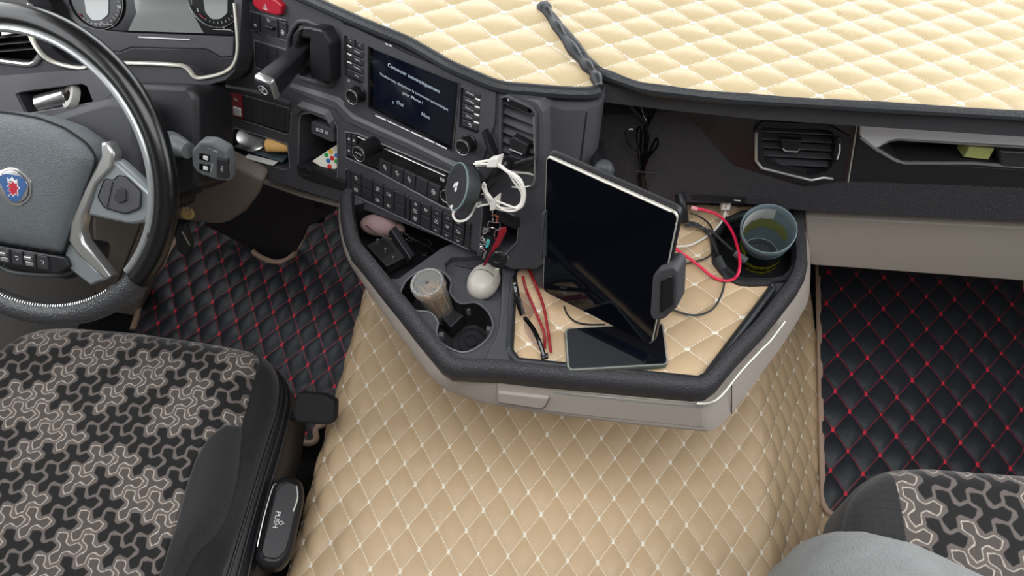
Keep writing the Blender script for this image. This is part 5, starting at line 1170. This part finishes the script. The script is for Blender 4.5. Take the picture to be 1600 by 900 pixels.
kprism([(760, 368), (768, 372), (762, 398), (754, 408), (750, 404)], .003, 'knob', 'fob'); kprism([(760, 374), (766, 375), (763, 386), (758, 388)], .001, 'teal', 'enamel', .001, .0003)
kprism([(757, 392), (761, 393), (756, 406), (753, 404)], .001, 'silver', 'enamel', .001, .0003)
kprism([(779, 358), (788, 356), (789, 364), (778, 386), (769, 396), (768, 388), (776, 372)], .005, 'redd', 'red_tag', .003, .0015)
obj('red_strap', MB().tube([hk(770, 392, .495), hk(764, 402, .49), hk(757, 414, .485)], .0032, 8, rr=.5), 'redd', U)
kprism([(770, 392), (779, 393), (787, 402), (789, 414), (784, 420), (776, 421), (765, 416), (762, 404)], .008, 'keyblack', 'car_key', .005, .003, .006)
obj('car_key_dimples', MB().tube([KP.P(*KP.L(x, y, .0055), .0055) for x, y in ((773, 409), (777, 411), (781, 410))], .0012, 6), 'button', U)
kprism([(773, 420), (779, 421), (777, 432), (775, 436), (775, 444), (771, 447), (769, 445), (771, 434)], .0025, 'frame', 'key_blade', .026, .0004, .0005)
obj('key_ring', MB().tube([hk(779, 368)+Vector((.006*math.cos(k*PI/8), 0, .014*math.sin(k*PI/8))) for k in range(16)], .0008, 5, closed=True), 'chrome', U)

# mouse
U = thing('computer_mouse', 'small silver-grey wireless mouse lying in the recess under the keys', 'mouse', W(755, 438, ZD))
mc = W(756, 441, ZD); ux_, uy_ = Vector((.93, -.28, 0)).normalized(), Vector((.28, .93, 0)).normalized()
rg = []
for k, (f, z) in enumerate(((.80, -.010), (.95, -.006), (1.0, .001), (.97, .008), (.86, .014), (.66, .0185), (.36, .021), (.05, .0218))): rg.append([mc+ux_*(.0255*f*math.copysign(abs(math.cos(t))**.9, math.cos(t)))+uy_*(.0325*f*math.sin(t))+Vector((0, 0, z)) for t in [2*PI*i/32 for i in range(32)]])
obj('shell', MB().loft(rg), 'mouse', U, sm=60)
def onm(u, v): 
    f = min(1, math.hypot(u, v)); z = .0218*math.sqrt(max(0, 1-f**2.4))+.0006; return mc+ux_*.0255*u+uy_*.0325*v+Vector((0, 0, z))
obj('button_split', MB().tube([onm(-.95+k*.19, -.03+.30*math.cos((-.95+k*.19)*1.5)) for k in range(11)], .0006, 5), 'deep', U)
obj('button_split', MB().tube([onm(-.62-.02*k, .15-.1*k) for k in range(5)], .0006, 5), 'deep', U)

# jar of toothpicks in the left cup holder
U = thing('toothpick_jar', 'clear plastic jar of wooden toothpicks leaning in the left cup holder', 'jar', W(700, 495, .36))
jb, jt = W(694, 492, .362), W(667, 441, .458); ja = (jt-jb).normalized(); jh = (jt-jb).length
obj('jar_wall', MB().lathe(jb, ja, [(.018, 0), (.0225, .003), (.0235, jh-.018), (.0235, jh-.014), (.0222, jh-.014), (.0218, .004), (.010, .0015)], 30), 'clear', U)
obj('lid', MB().lathe(jb+ja*(jh-.016), ja, [(.0262, 0), (.0272, .003), (.0272, .014), (.0262, .016), (.021, .0165), (.0205, .015), (.002, .015)], 40, cap=False), 'cloudy', U)
lx = ja.orthogonal().normalized(); ly = ja.cross(lx); m_ = MB()
for k in range(44): t = 2*PI*k/44; c_ = jb+ja*(jh+.0006)+lx*(.0238*math.cos(t))+ly*(.0238*math.sin(t)); m_.ball(c_, .0008, n=3)
obj('lid_beads', m_, 'icon', U, kind='stuff')
obj('lid_hub', MB().lathe(jb+ja*(jh-.0008), ja, [(.002, 0), (.002, .0012), (.0008, .0014)], 10), 'brown', U)
for k in range(70):
    t = rc.uniform(0, 2*PI); r1, r2 = rc.uniform(0, .018), rc.uniform(.006, .0195); t2 = t+rc.uniform(-.5, .5)
    a_ = jb+ja*.004+lx*(r1*math.cos(t))+ly*(r1*math.sin(t)); b_ = jb+ja*(jh-.020-rc.uniform(0, .012))+lx*(r2*math.cos(t2))+ly*(r2*math.sin(t2))
    tag(obj('toothpick', MB().tube([a_, b_], .0010, 5), 'husk'), 'thin wooden toothpick standing inside the clear plastic jar', 'toothpick', 'toothpicks in the jar')

# things in the bin
U = thing('power_adapter', 'black box adapter with three metal pins standing in the storage bin', 'adapter', W(605, 395, .38))
AP = plane3(W(572, 385, .385), W(600, 360, .385), W(600, 418, .375))
pa_ = pbox(AP, [(572, 383), (612, 362), (643, 397), (604, 417)], -.03, 0, 'black', U, 'body', .002, r=.002)
pbox(AP, [(578, 384), (600, 373), (618, 392), (597, 404)], -.002, .001, 'knob', pa_, 'raised_panel', .0005)
for x, y in ((590, 378), (602, 392), (614, 405)): obj('pin', MB().tube([AP.P(*AP.L(x, y), 0), AP.P(*AP.L(x, y), .009)], .0016, 8), 'silver', U)
U = thing('black_case', 'slim black plastic case leaning beside the adapter in the bin', 'case', W(635, 380, .39))
AP2 = plane3(W(612, 352, .405), W(625, 355, .40), W(640, 402, .385)); pbox(AP2, [(610, 358), (619, 352), (650, 398), (641, 405)], -.02, 0, 'black', U, 'body', .002); obj('edge', MB().tube([AP2.P(*AP2.L(x, y), .001) for x, y in ((614, 356), (645, 400))], .0009, 5), 'button', U)
U = thing('pink_grey_pouch', 'dusty pink-grey soft pouch in the bin under the switches', 'pouch', W(590, 350, .37))
m_ = MB(); m_.ball(W(593, 352, .385), .03, (1.15, .7, .6), 12); m_.ball(W(612, 358, .38), .022, (1.1, .8, .6), 10); obj('pouch', m_, 'cloth', U, sm=180)
obj('seam', MB().tube([W(572, 352, .402), W(590, 366, .402), W(612, 374, .40)], .0012, 6, sm=4), 'brown', U)
U = thing('black_wire_tangle', 'tangle of thin black wires lying in the bin beside the pouch', 'cable', W(660, 380, .36))
for k in range(7):
    rk = random.Random(k); obj('wire', MB().tube([W(625+k*4, 362+k*1.5, .40), W(645+rk.uniform(-8, 10), 372+rk.uniform(-6, 6), .40), W(665+rk.uniform(-8, 8), 378+rk.uniform(-8, 8), .395), W(676+rk.uniform(-6, 6), 392+rk.uniform(-8, 8), .385), W(664+rk.uniform(-10, 10), 400+rk.uniform(-4, 4), .37)], .0013, 6, sm=5), 'gloss', U)

# printed tin mug in the right cup holder
U = thing('printed_mug', 'empty grey-rimmed black cup with yellow lettering standing in the right cup holder', 'cup', W(1190, 402, .37))
cb, ct = W(1185, 400, .371), W(1201, 357, .478); ca_ = (ct-cb).normalized(); ch = (ct-cb).length
pr = [(.0300, 0), (.0325, .002), (.0352, ch*.55), (.0378, ch*.80)]
obj('cup_wall', MB().lathe(cb, ca_, [(.028, 0), (.0345, .001), (.0375, ch*.70), (.0372, ch*.70)], 48, cap=False), 'tincup', U, sm=60)
obj('cup_rim', MB().lathe(cb, ca_, [(.0377, ch*.66), (.0392, ch*.70), (.0394, ch*.72), (.0398, ch*.80), (.0418, ch*.83), (.0425, ch), (.0415, ch+.0012), (.0405, ch), (.0398, ch*.83), (.0368, ch*.68)], 56, cap=False), 'tinin', U, sm=60, label='grey-blue rim')
obj('cup_inside', MB().lathe(cb, ca_, [(.0392, ch*.80), (.0368, ch*.66), (.0315, .006), (.001, .005)], 48, cap=False), 'tinin', U, sm=60)
obj('dark_floor', MB().lathe(cb, ca_, [(.0300, .0065), (.022, .007), (.0215, .0062), (.001, .0062)], 40, cap=False), 'tincup', U)
obj('rim_line', MB().tube([ct+Vector((0, 0, 0))+(ca_.orthogonal().normalized()*math.cos(t)+ca_.cross(ca_.orthogonal().normalized())*math.sin(t))*.0422 for t in [2*PI*k/48 for k in range(48)]], .0009, 6, closed=True), 'chargerring', U)
vx = Vector((0, -1, 0)); vx = (vx-ca_*vx.dot(ca_)).normalized(); vy = ca_.cross(vx)
def onc(t, h, off=.0006): r = .0345+(.0375-.0345)*h/(ch*.70)+off; return cb+ca_*h+vx*(r*math.cos(t))+vy*(r*math.sin(t))
def band(t0, t1, h0, h1, m, name, off=.0006, wav=0):
    n = 18; mb = MB(); mb.loft([[onc(t0+(t1-t0)*k/n, h0+wav*math.sin(k), off), onc(t0+(t1-t0)*k/n, h1+wav*math.sin(k), off)] for k in range(n+1)], False, False, closed=False); return obj(name, mb, m, U)
band(-.75, .9, ch*.22, ch*.34, 'yellow', 'yellow_band', wav=.0012); band(-.7, .85, ch*.04, ch*.14, 'yellow', 'yellow_band', wav=.0008); band(-1.5, -.9, ch*.36, ch*.62, 'yellow', 'yellow_letters', wav=.002)
def cmarks(h, t0, t1, hh, m, n):            # illegible small print: short uneven marks
    rm = random.Random(n); mb = MB()
    for k in range(n):
        a = t0+(t1-t0)*k/n; b = a+(t1-t0)/n*rm.uniform(.45, .8); l, u = h-hh*rm.uniform(.3, .5), h+hh*rm.uniform(.3, .5)
        mb.add([onc(a, l, .0011), onc(b, l+hh*.1, .0011), onc(b, u, .0011), onc(a, u-hh*.1, .0011)], [(0, 1, 2, 3)])
    return obj('print_marks', mb, m, U, sm=0)
cmarks(ch*.28, -.65, .8, .009, 'tincup', 17); cmarks(ch*.09, -.6, .75, .007, 'tincup', 19); cmarks(ch*.49, -1.45, -.95, .016, 'tincup', 5); cmarks(ch*.46, .15, .4, .006, 'redd', 4)
# pale and yellow print seen inside
def oni(t, h, off=.0006): r = .0315+(.0368-.0315)*h/(ch*.66)-off; return cb+ca_*h+vx*(r*math.cos(t))+vy*(r*math.sin(t))
for t0, t1, h0, h1, mm in ((1.7, 4.4, ch*.40, ch*.64, 'cyell'), (2.75, 4.6, ch*.66, ch*.93, 'paper')):
    n = 16; mb = MB(); mb.loft([[oni(t0+(t1-t0)*k/n, h0+.002*math.sin(k*1.7)), oni(t0+(t1-t0)*k/n, h1)] for k in range(n+1)], False, False, closed=False); obj('inner_print', mb, mm, U)

# glasses with red temples
U = thing('eyeglasses', 'folded black-framed eyeglasses with dark red temples on the left of the tray mat', 'glasses', W(835, 500, ZM))
z1 = ZM+.004
obj('temple', MB().tube([W(817, 432, z1+.006), W(822, 452, z1+.008), (W(838, 490, z1+.008)), W(850, 520, z1+.006), W(851, 545, z1+.003)], .0025, 8, sm=5, rr=.8), 'redd', U, label='dark red temple')
obj('temple', MB().tube([W(827, 422, z1+.010), W(838, 448, z1+.012), W(849, 478, z1+.010), W(856, 515, z1+.008), W(861, 551, z1+.004)], .0025, 8, sm=5, rr=.8), 'redd', U, label='dark red temple')
obj('front_frame', MB().tube([W(803, 432, z1+.018), W(806, 452, z1+.02), W(812, 478, z1+.012), W(817, 492, z1+.008)], .0052, 8, sm=4, rr=.7), 'gloss', U)
obj('front_frame', MB().tube([W(820, 497, z1+.010), W(832, 512, z1+.012), W(842, 532, z1+.010), W(850, 556, z1+.006)], .0036, 8, sm=4), 'gloss', U)
obj('hinge', MB().prism(flat(z1+.008), flat(z1+.008).Ls([(844, 553), (856, 550), (857, 557), (847, 560)]), -.006, 0, .001), 'gloss', U)
LP1 = plane3(W(818, 497, z1+.006), W(848, 556, z1+.003), W(818, 520, z1)); obj('lens', MB().prism(LP1, rnd(LP1.Ls([(818, 498), (834, 514), (848, 552), (832, 536), (820, 518)]), .004), -.0008, 0), 'lens', U)
LP2 = plane3(W(812, 460, z1+.018), W(826, 500, z1+.006), W(824, 460, z1+.004)); obj('lens', MB().prism(LP2, rnd(LP2.Ls([(813, 456), (824, 458), (836, 486), (826, 500), (816, 490)]), .004), -.0008, 0), 'lens', U)

# cigarette-lighter charger, plugs and cables at the back of the tray
U = thing('car_charger', 'black car charger plugged into the round socket at the back of the tray', 'charger', W(1065, 310, .47))
cs = W(1062, 304, .475); m_ = MB(); m_.lathe(cs+Vector((0, .012, 0)), (0, -.85, .5), [(.016, 0), (.0165, .002), (.013, .003), (.012, .004)], 28); obj('socket_ring', m_, 'silver', U)
ce = W(1069, 345, .44); obj('charger_body', MB().tube([cs, cs.lerp(ce, .35)+Vector((0, -.006, .004)), ce], .0078, 14, sm=4), 'black', U); obj('status_light', MB().ball(W(1060, 331, .462), .0016, n=5), 'orange', U, label='tiny orange light')
def plug(parent, a, b, r, m, name='plug', rr=.45): 
    d = b-a; return obj(name, MB().tube([a-d*.02, a, b, b+d*.02], lambda t: r*(.8 if t < .01 or t > .99 else 1), 12, rr=rr), m, parent)
zc = ZM+.004
U = cable('pink_cable', 'bright pink-red cable looping from the car charger around the tray to the tablet', [(1083, 325, .455), (1100, 328, .452), (1125, 338, zc+.012), (1143, 360, zc+.014), (1152, 385, zc+.016), (1156, 410, zc+.016), (1153, 428, zc+.012), (1144, 437, zc+.004), (1128, 438, zc), (1110, 430, zc), (1092, 415, zc+.003), (1070, 399, zc+.01), (1053, 388, zc+.016), (1030, 380, zc+.02)], .0024, 'redcable')
plug(U, W(1080, 324, .455), W(1090, 327, .455), .0035, 'pink', rr=.8)
U = cable('white_usb_cable', 'white cable from a white cube plug at the back of the tray', [(1134, 330, .450), (1130, 342, .44), (1118, 358, zc), (1100, 372, zc), (1078, 383, zc+.006), (1055, 385, zc+.012), (1030, 384, zc+.015)], .0018, 'white')
cbp = W(1134, 322, .455); cube = obj('cube_plug', MB().prism(plane3(W(1127, 329, .450), W(1141, 329, .450), W(1127, 314, .468)), [(0, 0), (.0145, 0), (.0145, .0150), (0, .0150)] if True else [], -.012, 0, .002), 'white', U)
CP_ = plane3(W(1127, 329, .450), W(1141, 329, .450), W(1127, 314, .468)); a, b = CP_.L(1134, 321); m_ = MB()
for k, (u, l) in enumerate(((-.0042, .0030), (-.0018, .0022), (.0006, .0034), (.0032, .0026))): m_.tube([CP_.P(a-l*.5, b+u, .0005), CP_.P(a+l*.5, b+u+.0004, .0005)], .0005, 4)
obj('print_marks', m_, 'black', cube, sm=0)
U = thing('usb_port_strip', 'dark inset strip with a white USB mark on the lower passenger dashboard face', 'socket', FP.P(*FP.L(1150, 312), 0))
pbox(FP, [(1080, 303), (1166, 307), (1164, 318), (1082, 313)], -.006, .001, 'black', U, 'strip', .001); pbox(FP, [(1147, 312), (1157, 313), (1157, 314.5), (1147, 313.8)], .001, .0014, 'icon', U, 'usb_mark', .0001)
U = cable('black_cable', 'thin black cable from the charger hanging in a wide loop right of the tablet', [(1078, 333, .45), (1092, 338, .445), (1108, 350, zc), (1116, 368, zc), (1114, 392, zc), (1102, 404, zc), (1080, 410, zc), (1050, 418, zc+.006), (1030, 424, zc+.01)], .0014, 'black')
cable('cord', '', [(1132, 428, zc), (1130, 452, zc), (1118, 478, zc), (1100, 490, zc), (1078, 492, zc), (1050, 484, zc+.004), (1030, 478, zc+.006)], .0016, 'charger', parent=U)
for k, (pts, hd, lab) in enumerate((([(1072, 352, .44), (1090, 354, zc+.004), (1112, 362, zc+.006), (1130, 378, zc+.008), (1146, 392, zc+.012)], ((1148, 395, zc+.014), (1166, 408, zc+.012)), 'black braided cable whose plug points at the cup'),
                                    ([(1070, 347, .44), (1088, 350, zc+.002), (1104, 362, zc+.003), (1115, 380, zc+.004), (1121, 396, zc+.004)], ((1122, 402, zc+.004), (1130, 421, zc+.002)), 'black braided cable whose plug points at the front of the tray'))):
    U = cable('braided_cable', lab, pts, .0022, 'button'); P = smooth([W(*p) for p in pts], 14); m_ = MB()
    for i in range(0, len(P)-1): m_.tube([P[i], P[i]+(P[i+1]-P[i])*.45], .00245, 6)
    obj('braid', m_, 'silver' if False else 'charger', U, kind='stuff')
    plug(U, W(*pts[-1]), W(*hd[0]), .0038, 'black', 'sleeve', 1); plug(U, W(*hd[0]), W(*hd[1]), .0062, 'charger', 'metal_plug')
cable('phone_cord', 'black cord running out from under the tablet to the phone', [(881, 478, zc), (887, 492, zc), (900, 503, zc), (920, 507, zc), (945, 507, zc+.012)], .0014, 'black')

# hanging bundle of black wires on the dark wall right of the centre stack
U = thing('hanging_wire_bundle', 'bundle of thin black wires tied and hanging below the dash mat on the dark wall', 'cable', FP.P(*FP.L(1005, 230), .01))
def fpp(x, y, c): return FP.P(*FP.L(x, y, c), c)
for k in range(9):
    rk = random.Random(k+20); j = lambda a, s=2.5: a+rk.uniform(-s, s)
    top = ((962, 134), (994, 140), (1030, 148))[k % 3]
    obj('wire', MB().tube([fpp(top[0]+rk.uniform(-1, 1), top[1], .012), fpp(j((990, 1001, 1022)[k % 3]), 172, .014), fpp(j(1010), 198, .016), fpp(j(1008), 235, .018), fpp(j(1004, 3), 262, .02), fpp(j(1003, 7), 285, .02), fpp(j(1006, 10), 306, .018)], .0020, 6, sm=5), 'gloss', U)
for pts in ([(996, 240), (984, 226), (978, 208), (984, 202), (994, 206), (997, 230), (1000, 262)], [(1000, 240), (995, 215), (997, 200), (1002, 203), (1001, 230), (1002, 262)], [(1004, 262), (1014, 240), (1022, 222), (1027, 216), (1027, 228), (1012, 248), (1006, 268)]):
    obj('wire_loop', MB().tube([fpp(x, y, .022) for x, y in pts], .0019, 6, sm=5), 'gloss', U)
obj('tie', MB().tube([fpp(994, 267, .024), fpp(1010, 269, .027), fpp(1026, 268, .022), fpp(1041, 260, .016)], .0013, 6, sm=4), 'black', U)
U = thing('trash_flap', 'small white plastic edge visible behind the driver seat cushion front', 'panel', (0, 0, 0)) if False else None
# screws and small trim of the recess wall
obj('recess_panel', MB().prism(FP, FP.Ls([(942, 150), (1050, 168), (1062, 175), (945, 181)], .002), -.004, .003, .001), 'black', T_DB)
